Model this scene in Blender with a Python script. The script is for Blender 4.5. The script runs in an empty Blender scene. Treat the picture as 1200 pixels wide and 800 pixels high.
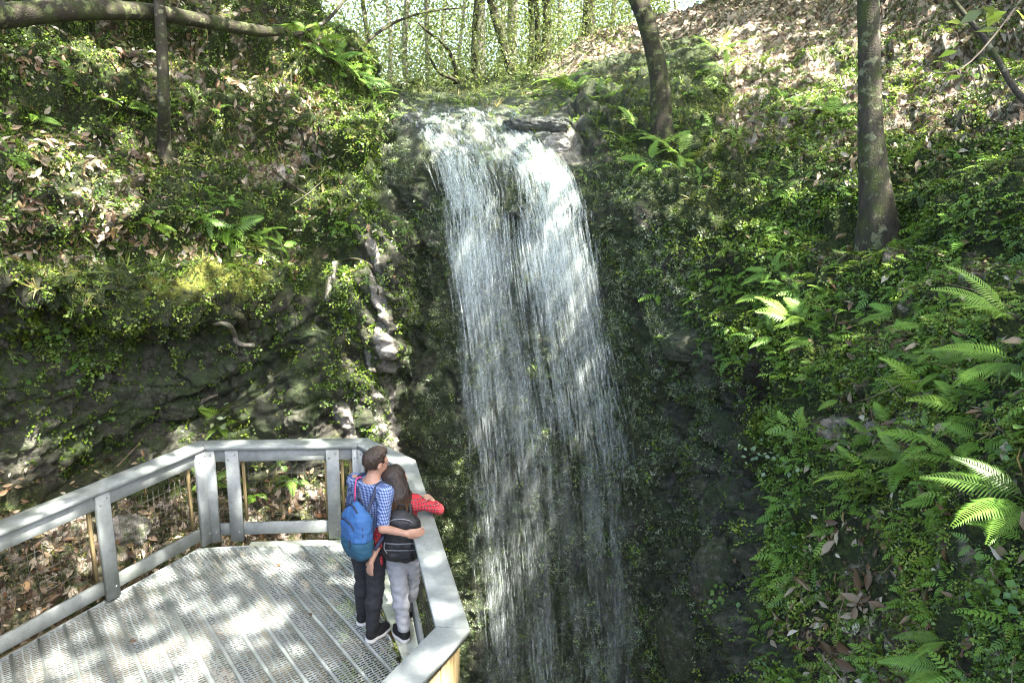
import bpy, math, random, bmesh
import numpy as np
from mathutils import Vector, Matrix
from mathutils.bvhtree import BVHTree

random.seed(7)
RNG = np.random.default_rng(11)
scene = bpy.context.scene
COL = scene.collection
rad = math.radians

# ------------------------------------------------------------------ camera
PITCH, ROLL, CAM_H, FPX = rad(13.2), rad(1.6), 3.9, 800.0
cF = np.array([0, math.cos(PITCH), -math.sin(PITCH)])
cU0 = np.array([0, math.sin(PITCH), math.cos(PITCH)])
cR = math.cos(ROLL) * np.array([1.0, 0, 0]) + math.sin(ROLL) * cU0
cU = math.cos(ROLL) * cU0 - math.sin(ROLL) * np.array([1.0, 0, 0])
CAMP = np.array([0, 0, CAM_H])
cam_data = bpy.data.cameras.new('camera')
cam_data.sensor_width = 36.0
cam_data.lens = 36.0 * FPX / 1200.0
cam_data.clip_start, cam_data.clip_end = 0.05, 600
cam = bpy.data.objects.new('camera', cam_data)
COL.objects.link(cam)
m = Matrix.Identity(4)
for i in range(3):
    m[i][0], m[i][1], m[i][2], m[i][3] = cR[i], cU[i], -cF[i], CAMP[i]
cam.matrix_world = m
scene.camera = cam

# ------------------------------------------------------------------ light
SUN = np.array([0.42, -0.33, 0.86]); SUN /= np.linalg.norm(SUN)      # direction towards the sun
SUN_EL = math.asin(SUN[2]); SUN_AZ = math.atan2(SUN[0], SUN[1])
world = bpy.data.worlds.new('World'); scene.world = world
world.use_nodes = True
wn = world.node_tree
bg = wn.nodes['Background']
sky = wn.nodes.new('ShaderNodeTexSky')
sky.sky_type = 'NISHITA'; sky.sun_disc = False
sky.sun_elevation = SUN_EL; sky.sun_rotation = SUN_AZ
sky.air_density = 0.9; sky.dust_density = 3.6; sky.ozone_density = 0.6
wn.links.new(sky.outputs[0], bg.inputs[0]); bg.inputs[1].default_value = 0.15
sl = bpy.data.lights.new('sun', 'SUN'); sl.energy = 5.0; sl.angle = rad(0.53); sl.color = (1.0, 0.96, 0.88)
so = bpy.data.objects.new('sun', sl); COL.objects.link(so)
so.rotation_euler = Vector(SUN).to_track_quat('Z', 'Y').to_euler()
vs = scene.view_settings
vs.view_transform = 'Standard'; vs.look = 'None'; vs.gamma = 1.0; vs.use_curve_mapping = False
vs.exposure = 3.22
scene.cycles.transparent_max_bounces = 32
scene.cycles.max_bounces = 8; scene.cycles.diffuse_bounces = 4; scene.cycles.glossy_bounces = 2
scene.cycles.sample_clamp_indirect = 6.0
scene.cycles.use_denoising = True
scene.cycles.filter_width = 1.1

# ------------------------------------------------------------------ helpers
def ray(px, py):
    d = cF * FPX + cR * (px - 600) - cU * (py - 400)
    return d / np.linalg.norm(d)
def at_r(px, py, r):
    d = ray(px, py); return CAMP + d * (r / math.hypot(d[0], d[1]))
def on_z(px, py, z):
    d = ray(px, py); return CAMP + d * ((z - CAM_H) / d[2])
def on_y(px, py, y):
    d = ray(px, py); return CAMP + d * (y / d[1])
def project(P):
    v = np.asarray(P, float) - CAMP
    z = v @ cF; zz = np.where(np.abs(z) < 1e-4, 1e-4, z)
    return 600 + FPX * (v @ cR) / zz, 400 - FPX * (v @ cU) / zz, z
def sstep(x, a, b):
    t = np.clip((x - a) / (b - a), 0, 1); return t * t * (3 - 2 * t)

def _h(ix, iy, iz, seed):
    h = (ix.astype(np.uint32) * np.uint32(374761393) + iy.astype(np.uint32) * np.uint32(668265263)
         + iz.astype(np.uint32) * np.uint32(2147483647) + np.uint32((seed * 974711) & 0xffffffff))
    h = (h ^ (h >> np.uint32(13))) * np.uint32(1274126177)
    h = h ^ (h >> np.uint32(16))
    return h
def perlin(P, seed=0):
    P = np.asarray(P, dtype=np.float32)
    I = np.floor(P).astype(np.int64); f = P - I
    u = f * f * f * (f * (f * 6 - 15) + 10)
    out = 0
    with np.errstate(over='ignore'):
        for dx in (0, 1):
            wx = u[:, 0] if dx else 1 - u[:, 0]
            for dy in (0, 1):
                wy = u[:, 1] if dy else 1 - u[:, 1]
                for dz in (0, 1):
                    wz = u[:, 2] if dz else 1 - u[:, 2]
                    h = _h(I[:, 0] + dx & 0xffff, I[:, 1] + dy & 0xffff, I[:, 2] + dz & 0xffff, seed)
                    gx = ((h & np.uint32(255)).astype(np.float32) / 127.5 - 1)
                    gy = (((h >> np.uint32(8)) & np.uint32(255)).astype(np.float32) / 127.5 - 1)
                    gz = (((h >> np.uint32(16)) & np.uint32(255)).astype(np.float32) / 127.5 - 1)
                    out = out + wx * wy * wz * (gx * (f[:, 0] - dx) + gy * (f[:, 1] - dy) + gz * (f[:, 2] - dz))
    return out * 1.1
def fbm(P, octv=4, seed=0, gain=0.5, ridged=False):
    P = np.asarray(P, dtype=np.float32); a = 1.0; s = 0; n = 0
    for k in range(octv):
        v = perlin(P * (2.03 ** k) + 17.3 * k, seed + k)
        if ridged: v = 1 - 2 * np.abs(v) * 1.4
        s = s + a * v; n += a; a *= gain
    return s / n

def build(name, V, F, mat=None, parent=None, smooth=False, attrs=None, colour=None, link=True):
    """V (n,3); F array (m,3|4) or list of arrays of differing width -> one mesh object"""
    me = bpy.data.meshes.new(name)
    V = np.asarray(V, dtype=np.float32)
    Fs = F if isinstance(F, list) else [F]
    Fs = [np.asarray(f, dtype=np.int32) for f in Fs if len(f)]
    me.vertices.add(len(V)); me.vertices.foreach_set('co', V.ravel())
    nl = sum(f.size for f in Fs); nf = sum(len(f) for f in Fs)
    me.loops.add(nl); me.polygons.add(nf)
    me.loops.foreach_set('vertex_index', np.concatenate([f.ravel() for f in Fs]))
    starts = []; s = 0
    for f in Fs:
        starts.append(s + np.arange(len(f)) * f.shape[1]); s += f.size
    me.polygons.foreach_set('loop_start', np.concatenate(starts).astype(np.int32))
    me.update(calc_edges=True)
    if smooth:
        me.polygons.foreach_set('use_smooth', np.ones(nf, dtype=bool))
    for k, v in (attrs or {}).items():
        a = me.attributes.new(k, 'FLOAT', 'POINT'); a.data.foreach_set('value', np.asarray(v, dtype=np.float32))
    if mat: me.materials.append(mat)
    if not link: return me
    return link_mesh(name, me, parent)
def link_mesh(name, me, parent=None):
    o = bpy.data.objects.new(name, me); COL.objects.link(o)
    if parent is not None: o.parent = parent
    return o
def tag(o, label=None, cat=None, group=None, kind=None):
    if label: o['label'] = label
    if cat: o['category'] = cat
    if group: o['group'] = group
    if kind: o['kind'] = kind
    return o
def thing(name, label, cat, loc=(0, 0, 0), group=None):
    o = bpy.data.objects.new(name, None); COL.objects.link(o)
    o.location = Vector([float(a) for a in loc]); o.empty_display_size = 0.1
    return tag(o, label, cat, group)
def local(V, root):                       # world points into the frame of an unrotated root
    return np.asarray(V, dtype=np.float32) - np.array(root.location, dtype=np.float32)

class MB:
    """collects vertices and faces"""
    def __init__(s): s.V = []; s.F3 = []; s.F4 = []; s.n = 0
    def add(s, V, F):
        V = np.asarray(V, float); F = np.asarray(F)
        s.V.append(V); (s.F4 if F.shape[1] == 4 else s.F3).append(F + s.n); s.n += len(V); return s
    def out(s):
        F = []
        if s.F3: F.append(np.concatenate(s.F3))
        if s.F4: F.append(np.concatenate(s.F4))
        return np.concatenate(s.V), F
    def build(s, name, mat, parent=None, smooth=False, off=None):
        V, F = s.out()
        if parent is not None and off is None: V = V - np.array(parent.matrix_world.translation if False else root_loc(parent))
        return build(name, V, F, mat, parent, smooth)
def root_loc(o):
    l = np.zeros(3)
    while o is not None:
        l = l + np.array(o.location); o = o.parent
    return l
BOXF = np.array([[0, 3, 2, 1], [4, 5, 6, 7], [0, 1, 5, 4], [1, 2, 6, 5], [2, 3, 7, 6], [3, 0, 4, 7]])
def beam(a, b, w, h, up=(0, 0, 1), c=0.006):
    """bevelled bar from a to b; w = sideways, h = along up"""
    a = np.asarray(a, float); b = np.asarray(b, float); d = (b - a) / np.linalg.norm(b - a)
    u = np.asarray(up, float); s = np.cross(d, u); s /= np.linalg.norm(s); u = np.cross(s, d)
    hw, hh = w / 2, h / 2
    prof = [(-hw + c, -hh), (hw - c, -hh), (hw, -hh + c), (hw, hh - c), (hw - c, hh), (-hw + c, hh), (-hw, hh - c), (-hw, -hh + c)]
    V = [a + s * x + u * y for x, y in prof] + [b + s * x + u * y for x, y in prof]
    F = [[i, (i + 1) % 8, 8 + (i + 1) % 8, 8 + i] for i in range(8)]
    F += [[7, 2, 1, 0], [7, 6, 3, 2], [6, 5, 4, 3], [8, 9, 10, 15], [10, 11, 14, 15], [11, 12, 13, 14]]
    return np.array(V), np.array(F)
def tube(pts, radii, segs=8, noise=0.0, seed=0, sub=0):
    pts = np.asarray(pts, float); radii = np.asarray(radii, float)
    if len(radii) != len(pts): radii = np.interp(np.linspace(0, 1, len(pts)), np.linspace(0, 1, len(radii)), radii)
    if sub:
        t0 = np.arange(len(pts)); t1 = np.linspace(0, len(pts) - 1, (len(pts) - 1) * sub + 1)
        P2 = np.zeros((len(t1), 3))
        ext = np.vstack([2 * pts[0] - pts[1], pts, 2 * pts[-1] - pts[-2]])
        for k, t in enumerate(t1):
            i = min(int(t), len(pts) - 2); f = t - i
            p0, p1, p2, p3 = ext[i], ext[i + 1], ext[i + 2], ext[i + 3]
            P2[k] = 0.5 * ((2 * p1) + (-p0 + p2) * f + (2 * p0 - 5 * p1 + 4 * p2 - p3) * f * f + (-p0 + 3 * p1 - 3 * p2 + p3) * f ** 3)
        radii = np.interp(t1, t0, radii); pts = P2
    n = len(pts); d = np.gradient(pts, axis=0); d /= np.linalg.norm(d, axis=1)[:, None] + 1e-9
    ref = np.array([0, 0, 1.0]) if abs(d[0][2]) < 0.8 else np.array([1.0, 0, 0])
    V = []
    s = np.cross(d[0], ref)
    for k in range(n):
        s = s - d[k] * (s @ d[k]); s /= np.linalg.norm(s); u = np.cross(d[k], s)
        a = np.linspace(0, 2 * math.pi, segs, endpoint=False)
        V.append(pts[k] + radii[k] * (np.cos(a)[:, None] * s + np.sin(a)[:, None] * u))
    V = np.concatenate(V)
    if noise:
        c = np.repeat(pts, segs, 0); r = np.repeat(radii, segs)
        V = c + (V - c) * (1 + noise * fbm(V * np.array([1, 1, .5]) / max(radii.mean() * 1.6, .02), 3, seed))[:, None]
    i = np.arange(n - 1)[:, None] * segs; j = np.arange(segs)[None]
    F = np.stack([i + j, i + (j + 1) % segs, i + segs + (j + 1) % segs, i + segs + j], -1).reshape(-1, 4)
    caps = [[0, k + 1, k] for k in range(1, segs - 1)] + [[(n - 1) * segs, (n - 1) * segs + k, (n - 1) * segs + k + 1] for k in range(1, segs - 1)]
    return V, F, np.array(caps)
def tube_into(mb, *a, **k):
    V, F, c = tube(*a, **k); n = mb.n; mb.V.append(V); mb.F4.append(F + n); mb.F3.append(c + n); mb.n += len(V)

# ------------------------------------------------------------------ materials
def nodes_of(mat): return mat.node_tree.nodes, mat.node_tree.links
class NT:
    def __init__(s, name):
        s.mat = bpy.data.materials.new(name); s.mat.use_nodes = True
        s.N, s.L = s.mat.node_tree.nodes, s.mat.node_tree.links
        s.p = s.N['Principled BSDF']; s.out = s.N['Material Output']
    def n(s, typ, ins=None, **props):
        nd = s.N.new('ShaderNode' + typ)
        for k, v in props.items(): setattr(nd, k, v)
        for k, v in (ins or {}).items(): s.set(nd.inputs[k], v)
        return nd
    def set(s, sock, v):
        if isinstance(v, bpy.types.NodeSocket): s.L.new(v, sock)
        elif isinstance(v, bpy.types.Node): s.L.new(v.outputs[0], sock)
        else: sock.default_value = v
    def math(s, op, a, b=0.0, c=None, clamp=False):
        nd = s.n('Math', {0: a, 1: b}, operation=op, use_clamp=clamp)
        if c is not None: s.set(nd.inputs[2], c)
        return nd.outputs[0]
    def ramp(s, fac, stops, interp='LINEAR'):
        nd = s.n('ValToRGB', {0: fac}); r = nd.color_ramp; r.interpolation = interp
        while len(r.elements) < len(stops): r.elements.new(0.5)
        for e, (p, c) in zip(r.elements, stops):
            e.position = p; e.color = (*c, 1) if len(c) == 3 else c
        return nd.outputs[0]
    def mix(s, fac, a, b, typ='MIX'):
        nd = s.n('Mix', data_type='RGBA', blend_type=typ)
        s.set(nd.inputs[0], fac); s.set(nd.inputs[6], a if not isinstance(a, tuple) else (*a, 1)); s.set(nd.inputs[7], b if not isinstance(b, tuple) else (*b, 1))
        return nd.outputs[2]
    def noise(s, scale, detail=4, rough=0.6, vec=None, dist=0.0):
        nd = s.n('TexNoise', {'Scale': scale, 'Detail': detail, 'Roughness': rough, 'Distortion': dist})
        if vec is not None: s.set(nd.inputs['Vector'], vec)
        return nd.outputs[0]
    def attr(s, name): return s.n('Attribute', attribute_name=name).outputs['Fac']
    def pos(s): return s.n('NewGeometry').outputs['Position']
    def objco(s): return s.n('TexCoord').outputs['Object']
    def scale(s, vec, sc):
        return s.n('Mapping', {'Vector': vec, 'Scale': sc}).outputs[0]
    def bump(s, h, strength=0.5, dist=0.02):
        b = s.n('Bump', {'Strength': strength, 'Distance': dist, 'Height': h})
        s.L.new(b.outputs[0], s.p.inputs['Normal']); return b
    def done(s, col=None, rough=None, spec=None):
        if col is not None: s.set(s.p.inputs['Base Color'], (*col, 1) if isinstance(col, tuple) else col)
        if rough is not None: s.set(s.p.inputs['Roughness'], rough)
        if spec is not None: s.set(s.p.inputs['Specular IOR Level'], spec)
        return s.mat

def mat_leaf(name, stops, trans=0.35, rough=0.5, by='attr'):
    t = NT(name)
    if by == 'attr': f = t.attr('tint')
    else: f = t.n('ObjectInfo').outputs['Random']
    col = t.ramp(f, stops)
    nz = t.noise(9.0, 3, vec=t.pos())
    col = t.mix(0.35, col, t.ramp(nz, [(0.3, (0.35, 0.35, 0.35)), (0.7, (1, 1, 1))]), 'MULTIPLY')
    big = t.noise(1.5, 3, 0.6, t.pos())
    if trans > 0.2: col = t.mix(t.ramp(big, [(0.38, (0, 0, 0)), (0.65, (.55, .55, .55))]), col, t.mix(1.0, col, (1.45, 1.1, 0.6), 'MULTIPLY'))
    t.done(col, rough, 0.5)
    tr = t.n('BsdfTranslucent', {'Color': t.mix(0.5, col, (0.34, 0.44, 0.08), 'MIX') if trans > 0.3 else col})
    mx = t.n('MixShader', {0: trans, 1: t.p.outputs[0], 2: tr.outputs[0]})
    t.L.new(mx.outputs[0], t.out.inputs[0])
    return t.mat
def mat_plain(name, col, rough=0.6, var=0.25, scale=30.0, bump=0.0, spec=0.4):
    t = NT(name)
    nz = t.noise(scale, 4, vec=t.objco())
    c2 = tuple(a * (1 - var) for a in col)
    t.done(t.mix(nz, c2, tuple(min(1, a * (1 + var * .5)) for a in col)), rough, spec)
    if bump: t.bump(t.noise(scale * 3, 4, vec=t.objco()), bump, 0.01)
    return t.mat

def make_terrain_mat():
    t = NT('rock_moss_and_litter')
    P = t.pos()
    rock, moss, litter, wet = t.attr('rock'), t.attr('moss'), t.attr('litter'), t.attr('wet')
    n1 = t.noise(1.7, 8, 0.65, P); n2 = t.noise(9, 8, 0.7, P); n3 = t.noise(45, 5, 0.7, P)
    rcol = t.ramp(n2, [(0.32, (0.006, 0.006, 0.005)), (0.47, (0.040, 0.037, 0.028)), (0.6, (0.13, 0.122, 0.098)), (0.75, (0.33, 0.32, 0.27))])
    rcol = t.mix(t.ramp(n1, [(0.35, (0, 0, 0)), (0.65, (1, 1, 1))]), t.mix(0.7, rcol, (0.045, 0.05, 0.03)), rcol)
    # algae film on stone
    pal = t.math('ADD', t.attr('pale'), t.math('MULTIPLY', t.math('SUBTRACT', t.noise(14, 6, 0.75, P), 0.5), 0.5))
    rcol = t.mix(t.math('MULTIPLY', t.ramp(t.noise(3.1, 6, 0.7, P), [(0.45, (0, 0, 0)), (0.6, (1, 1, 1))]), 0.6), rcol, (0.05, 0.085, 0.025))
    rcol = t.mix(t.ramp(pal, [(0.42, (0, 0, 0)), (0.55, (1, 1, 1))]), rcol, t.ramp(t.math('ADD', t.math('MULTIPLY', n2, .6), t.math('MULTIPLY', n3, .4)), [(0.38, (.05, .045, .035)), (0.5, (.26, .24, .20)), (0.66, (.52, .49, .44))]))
    mcol = t.ramp(t.noise(24, 6, 0.75, P), [(0.36, (0.006, 0.011, 0.003)), (0.54, (0.028, 0.043, 0.007)), (0.74, (0.11, 0.13, 0.024))])
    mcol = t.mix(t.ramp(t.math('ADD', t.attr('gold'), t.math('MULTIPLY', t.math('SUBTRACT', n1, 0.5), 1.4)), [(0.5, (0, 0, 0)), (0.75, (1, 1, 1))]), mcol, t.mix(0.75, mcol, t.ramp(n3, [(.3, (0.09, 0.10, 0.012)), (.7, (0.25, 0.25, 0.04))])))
    v = t.n('TexVoronoi', {'Scale': 15.0, 'Vector': t.n('Mapping', {'Vector': P, 'Scale': (1, 1, 0.8)}).outputs[0], 'Randomness': 1.0})
    lc = t.n('SeparateColor', {0: v.outputs['Color']}).outputs[0]
    lcol = t.ramp(lc, [(0.0, (0.035, 0.022, 0.013)), (0.3, (0.12, 0.08, 0.052)), (0.55, (0.25, 0.19, 0.14)), (0.8, (0.42, 0.36, 0.30)), (1.0, (0.06, 0.085, 0.025))])
    lcol = t.mix(t.ramp(v.outputs['Distance'], [(0.0, (0, 0, 0)), (0.09, (1, 1, 1))]), lcol, lcol)
    soil = t.ramp(n2, [(0.35, (0.006, 0.005, 0.003)), (0.7, (0.042, 0.031, 0.018))])
    mm = t.math('ADD', moss, t.math('MULTIPLY', t.math('SUBTRACT', n2, 0.5), 1.3), clamp=True)
    mm = t.ramp(mm, [(0.35, (0, 0, 0)), (0.6, (1, 1, 1))])
    lm = t.math('ADD', litter, t.math('MULTIPLY', t.math('SUBTRACT', t.noise(4.0, 6, 0.7, P), 0.5), 1.2), clamp=True)
    lm = t.ramp(lm, [(0.4, (0, 0, 0)), (0.58, (1, 1, 1))])
    col = t.mix(rock, soil, rcol)
    col = t.mix(mm, col, mcol)
    col = t.mix(lm, col, lcol)
    col = t.mix(t.math('MULTIPLY', wet, 0.38), col, t.mix(1.0, col, (0.36, 0.38, 0.33), 'MULTIPLY'))
    rg = t.math('SUBTRACT', 0.92, t.math('MULTIPLY', wet, 0.5))
    t.done(col, rg, 0.35)
    h = t.math('ADD', t.math('MULTIPLY', n2, 1.0), t.math('MULTIPLY', n3, 0.45))
    h = t.math('ADD', h, t.math('MULTIPLY', lc, t.math('MULTIPLY', lm, 0.4)))
    t.bump(h, 0.9, 0.07)
    return t.mat
M = {}
M['terrain'] = make_terrain_mat()
def make_bark(name, base, spots):
    t = NT(name); P = t.objco()
    n = t.noise(14, 6, 0.7, t.scale(P, (1, 1, 0.25)))
    col = t.ramp(n, [(0.3, tuple(a * .35 for a in base)), (0.7, base)])
    li = t.noise(9, 5, 0.6, P)
    col = t.mix(t.ramp(li, [(0.56, (0, 0, 0)), (0.62, (1, 1, 1))]), col, spots)
    col = t.mix(t.ramp(t.noise(4, 5, 0.7, P), [(0.45, (0, 0, 0)), (0.65, (0.8, 0.8, 0.8))]), col, (0.045, 0.06, 0.015))
    t.done(col, 0.9, 0.2); t.bump(t.math('ADD', n, t.noise(60, 3, 0.6, P)), 0.8, 0.02)
    return t.mat
M['bark'] = make_bark('lichened_bark', (0.065, 0.055, 0.04), (0.16, 0.165, 0.10))
M['bark_dark'] = make_bark('dark_wet_bark', (0.05, 0.042, 0.03), (0.10, 0.11, 0.05))
M['bark_grey'] = make_bark('grey_bark', (0.22, 0.20, 0.16), (0.34, 0.33, 0.27))
M['root'] = make_bark('pale_root', (0.30, 0.26, 0.21), (0.36, 0.33, 0.27))
G_BRIGHT = [(0, (0.06, 0.12, 0.02)), (0.5, (0.13, 0.28, 0.035)), (1, (0.19, 0.34, 0.055))]
G_MID = [(0, (0.035, 0.07, 0.010)), (0.4, (0.105, 0.19, 0.022)), (0.8, (0.18, 0.30, 0.04)), (1, (0.31, 0.40, 0.10))]
G_OLIVE = [(0, (0.016, 0.026, 0.005)), (0.55, (0.05, 0.066, 0.012)), (1, (0.17, 0.19, 0.04))]
G_COOL = [(0, (0.02, 0.032, 0.012)), (0.5, (0.10, 0.145, 0.05)), (0.8, (0.19, 0.23, 0.11)), (1, (0.36, 0.40, 0.26))]
BROWNS = [(0, (0.07, 0.040, 0.018)), (0.3, (0.16, 0.095, 0.045)), (0.55, (0.225, 0.165, 0.095)), (0.8, (0.34, 0.28, 0.185)), (0.92, (0.49, 0.44, 0.34)), (0.95, (0.24, 0.10, 0.045)), (1, (0.19, 0.17, 0.06))]
M['fern'] = mat_leaf('fern_green', G_BRIGHT, 0.35, 0.5, 'obj')
M['fern_stuff'] = mat_leaf('fern_cover_green', G_BRIGHT, 0.35, 0.5)
M['cover'] = mat_leaf('groundcover_green', G_MID, 0.3, 0.33)
M['moss'] = mat_leaf('moss_green', G_OLIVE, 0.25, 0.7)
M['liver'] = mat_leaf('liverwort_green', G_COOL, 0.2, 0.3)
M['grass'] = mat_leaf('strap_grass', [(0, (0.05, 0.09, 0.015)), (0.6, (0.11, 0.17, 0.035)), (1, (0.30, 0.26, 0.13))], 0.35, 0.5)
M['litter'] = mat_leaf('dry_leaf_litter', BROWNS, 0.12, 0.6)
M['dryleaf'] = mat_leaf('dry_leaf', BROWNS, 0.12, 0.55, 'obj')
M['wood_leaf'] = mat_leaf('woodland_leaf', [(0, (0.04, 0.06, 0.018)), (0.5, (0.075, 0.11, 0.034)), (1, (0.14, 0.18, 0.07))], 0.4, 0.5)
M['shade_canopy'] = mat_leaf('shade_canopy_leaf', [(0, (0.03, 0.07, 0.012)), (1, (0.07, 0.13, 0.025))], 0.4, 0.45)  # leaves of the unseen crowns added overhead for shade
M['twig'] = mat_plain('twig_brown', (0.14, 0.11, 0.08), 0.9)

# ------------------------------------------------------------------ terrain (sinkhole walls and the hill above)
# each column: pixel x in the photograph; rows: (pixel y, horizontal distance in metres)
CTRL = [
 (-900, [(1500, 2.2), (1000, 2.9), (800, 3.3), (690, 3.8), (620, 4.2), (550, 4.6), (450, 4.7), (385, 4.5), (335, 4.3), (285, 4.8), (200, 5.4), (110, 6.2), (20, 7.4), (-220, 10)]),
 (-400, [(1500, 2.8), (1000, 3.8), (800, 5.6), (690, 6.2), (620, 6.5), (550, 6.6), (450, 6.8), (385, 6.4), (335, 6.0), (285, 6.6), (200, 7.3), (110, 8.1), (20, 9.3), (-180, 12)]),
 (-120, [(1500, 3.2), (1000, 4.6), (800, 6.9), (700, 7.4), (630, 7.8), (560, 8.3), (450, 8.3), (372, 7.7), (325, 7.2), (285, 7.7), (215, 8.2), (130, 8.9), (60, 9.9), (-130, 12.5)]),
 (0,    [(1500, 3.5), (1000, 5.0), (800, 7.1), (700, 7.8), (630, 8.3), (560, 8.9), (450, 9.1), (372, 8.4), (325, 7.9), (290, 8.5), (220, 8.8), (130, 9.5), (60, 10.4), (-120, 12.5)]),
 (100,  [(1500, 3.6), (1000, 5.2), (800, 7.3), (700, 8.0), (630, 8.7), (560, 9.3), (450, 9.7), (385, 9.0), (335, 8.4), (288, 9.1), (205, 9.5), (120, 10.2), (50, 11.1), (-110, 13.2)]),
 (200,  [(1500, 3.8), (1000, 5.5), (800, 7.6), (700, 8.4), (620, 9.1), (550, 9.7), (460, 10.2), (395, 9.6), (340, 8.9), (284, 9.7), (200, 10.2), (120, 11.0), (50, 11.9), (-100, 14)]),
 (300,  [(1500, 4.0), (1000, 5.8), (800, 7.8), (700, 8.6), (610, 9.1), (550, 9.4), (470, 9.9), (405, 10.0), (345, 9.4), (285, 10.2), (200, 10.8), (120, 11.7), (50, 12.8), (-40, 15)]),
 (370,  [(1500, 4.2), (1000, 6.0), (800, 7.4), (700, 8.4), (610, 9.1), (540, 9.3), (470, 9.6), (400, 9.9), (340, 10.0), (290, 10.4), (200, 11.1), (120, 12.1), (60, 13.2), (12, 15.5)]),
 (425,  [(1500, 4.5), (1000, 6.4), (800, 7.8), (700, 8.6), (610, 9.2), (540, 9.5), (470, 9.6), (400, 9.7), (340, 9.85), (290, 10.2), (220, 10.8), (150, 11.6), (105, 12.6), (70, 15)]),
 (455,  [(1500, 5.0), (1000, 7.0), (800, 8.2), (700, 8.9), (610, 9.4), (540, 9.6), (470, 9.65), (400, 9.7), (340, 9.85), (290, 10.2), (230, 10.8), (170, 11.5), (132, 12.4), (108, 15)]),
 (474,  [(1500, 6.5), (1000, 8.7), (800, 9.5), (700, 9.9), (610, 10.3), (540, 10.6), (470, 10.8), (400, 10.9), (340, 11.0), (290, 11.0), (235, 11.1), (182, 11.4), (130, 12.8), (106, 17)]),
 (510,  [(1500, 6.6), (1000, 8.8), (800, 9.6), (700, 10.0), (610, 10.3), (540, 10.5), (470, 10.7), (400, 10.8), (340, 10.9), (290, 10.9), (230, 10.95), (176, 11.3), (129, 13.0), (98, 20)]),
 (570,  [(1500, 6.9), (1000, 9.1), (800, 9.9), (700, 10.1), (610, 10.3), (540, 10.5), (470, 10.7), (400, 10.8), (340, 10.9), (290, 10.95), (235, 11.0), (186, 11.4), (130, 13.1), (96, 21)]),
 (640,  [(1500, 6.9), (1000, 9.1), (800, 9.9), (700, 10.1), (610, 10.3), (540, 10.4), (470, 10.6), (400, 10.7), (340, 10.8), (290, 10.85), (240, 10.9), (194, 11.2), (132, 13.0), (76, 21)]),
 (690,  [(1500, 6.7), (1000, 8.9), (800, 9.7), (700, 10.0), (610, 10.2), (540, 10.3), (470, 10.4), (400, 10.5), (340, 10.6), (290, 10.7), (240, 10.75), (190, 11.3), (122, 13.0), (45, 21)]),
 (740,  [(1500, 6.2), (1000, 8.2), (800, 9.1), (700, 9.6), (610, 9.8), (540, 9.9), (470, 9.9), (400, 10.0), (340, 10.2), (290, 10.3), (240, 10.4), (185, 11.1), (108, 13.6), (30, 22)]),
 (800,  [(1500, 5.3), (1000, 7.2), (800, 8.3), (700, 9.0), (610, 9.3), (540, 9.1), (470, 8.9), (400, 9.2), (340, 9.5), (290, 9.75), (240, 10.0), (180, 10.9), (100, 13.8), (14, 22)]),
 (860,  [(1500, 4.2), (1000, 5.4), (800, 6.2), (700, 6.9), (610, 7.3), (540, 7.5), (470, 7.9), (400, 8.4), (340, 8.9), (290, 9.25), (240, 9.8), (170, 11.0), (90, 14.0), (0, 22)]),
 (930,  [(1500, 3.3), (1000, 4.2), (800, 4.9), (700, 5.3), (610, 5.8), (540, 6.3), (470, 6.8), (400, 7.4), (340, 8.0), (290, 8.6), (235, 9.4), (160, 11.0), (80, 14.2), (-15, 22)]),
 (1030, [(1500, 2.6), (1000, 3.4), (800, 3.9), (700, 4.3), (610, 4.8), (540, 5.2), (470, 5.7), (400, 6.3), (340, 7.0), (290, 7.7), (235, 8.8), (160, 10.6), (80, 13.6), (-35, 21)]),
 (1120, [(1500, 2.2), (1000, 2.8), (800, 3.25), (700, 3.6), (610, 4.0), (540, 4.35), (470, 4.75), (400, 5.3), (340, 5.9), (290, 6.6), (235, 7.7), (160, 9.7), (80, 12.6), (-45, 19)]),
 (1210, [(1500, 1.9), (1000, 2.5), (800, 2.9), (700, 3.2), (610, 3.5), (540, 3.8), (470, 4.15), (400, 4.6), (340, 5.1), (290, 5.7), (235, 6.7), (160, 8.6), (80, 11.2), (-55, 17)]),
 (1450, [(1500, 1.6), (1000, 2.0), (800, 2.3), (700, 2.55), (610, 2.8), (540, 3.0), (470, 3.3), (400, 3.7), (340, 4.1), (290, 4.6), (235, 5.4), (160, 6.9), (80, 9.0), (-80, 14)]),
 (2000, [(1500, 1.4), (1000, 1.7), (800, 1.9), (700, 2.1), (610, 2.3), (540, 2.5), (470, 2.75), (400, 3.1), (340, 3.5), (290, 3.9), (235, 4.6), (160, 5.8), (80, 7.5), (-120, 12)]),
]
pts = []
for px, rows in CTRL:
    wob = lambda y: (20 * math.sin(y / 47 + 1) + 10 * math.sin(y / 19)) * math.exp(-((px - 455) / 45) ** 2) + (26 * math.sin(y / 60) + 9 * math.sin(y / 23)) * math.exp(-((px - 830) / 90) ** 2)
    c = [at_r(px + (wob(py) if 60 < py < 800 else 0), py, r) for py, r in rows]
    top = c[-1]; rh = np.array([top[0], top[1], 0]); rl = np.linalg.norm(rh); rh /= rl
    c[0] = c[0] * np.array([1, 1, 0]) + np.array([0, 0, max(c[0][2], -9.5)])
    rise = 0.4 if 440 < px < 700 else -0.2
    c.append(rh * (rl + 9) + np.array([0, 0, top[2] + rise]))
    c.append(rh * 95 + np.array([0, 0, top[2] + 1.0 if 440 < px < 760 else 7.0]))
    pts.append(c)
pts = np.array(pts)                                    # (ncol, 16, 3)
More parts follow.
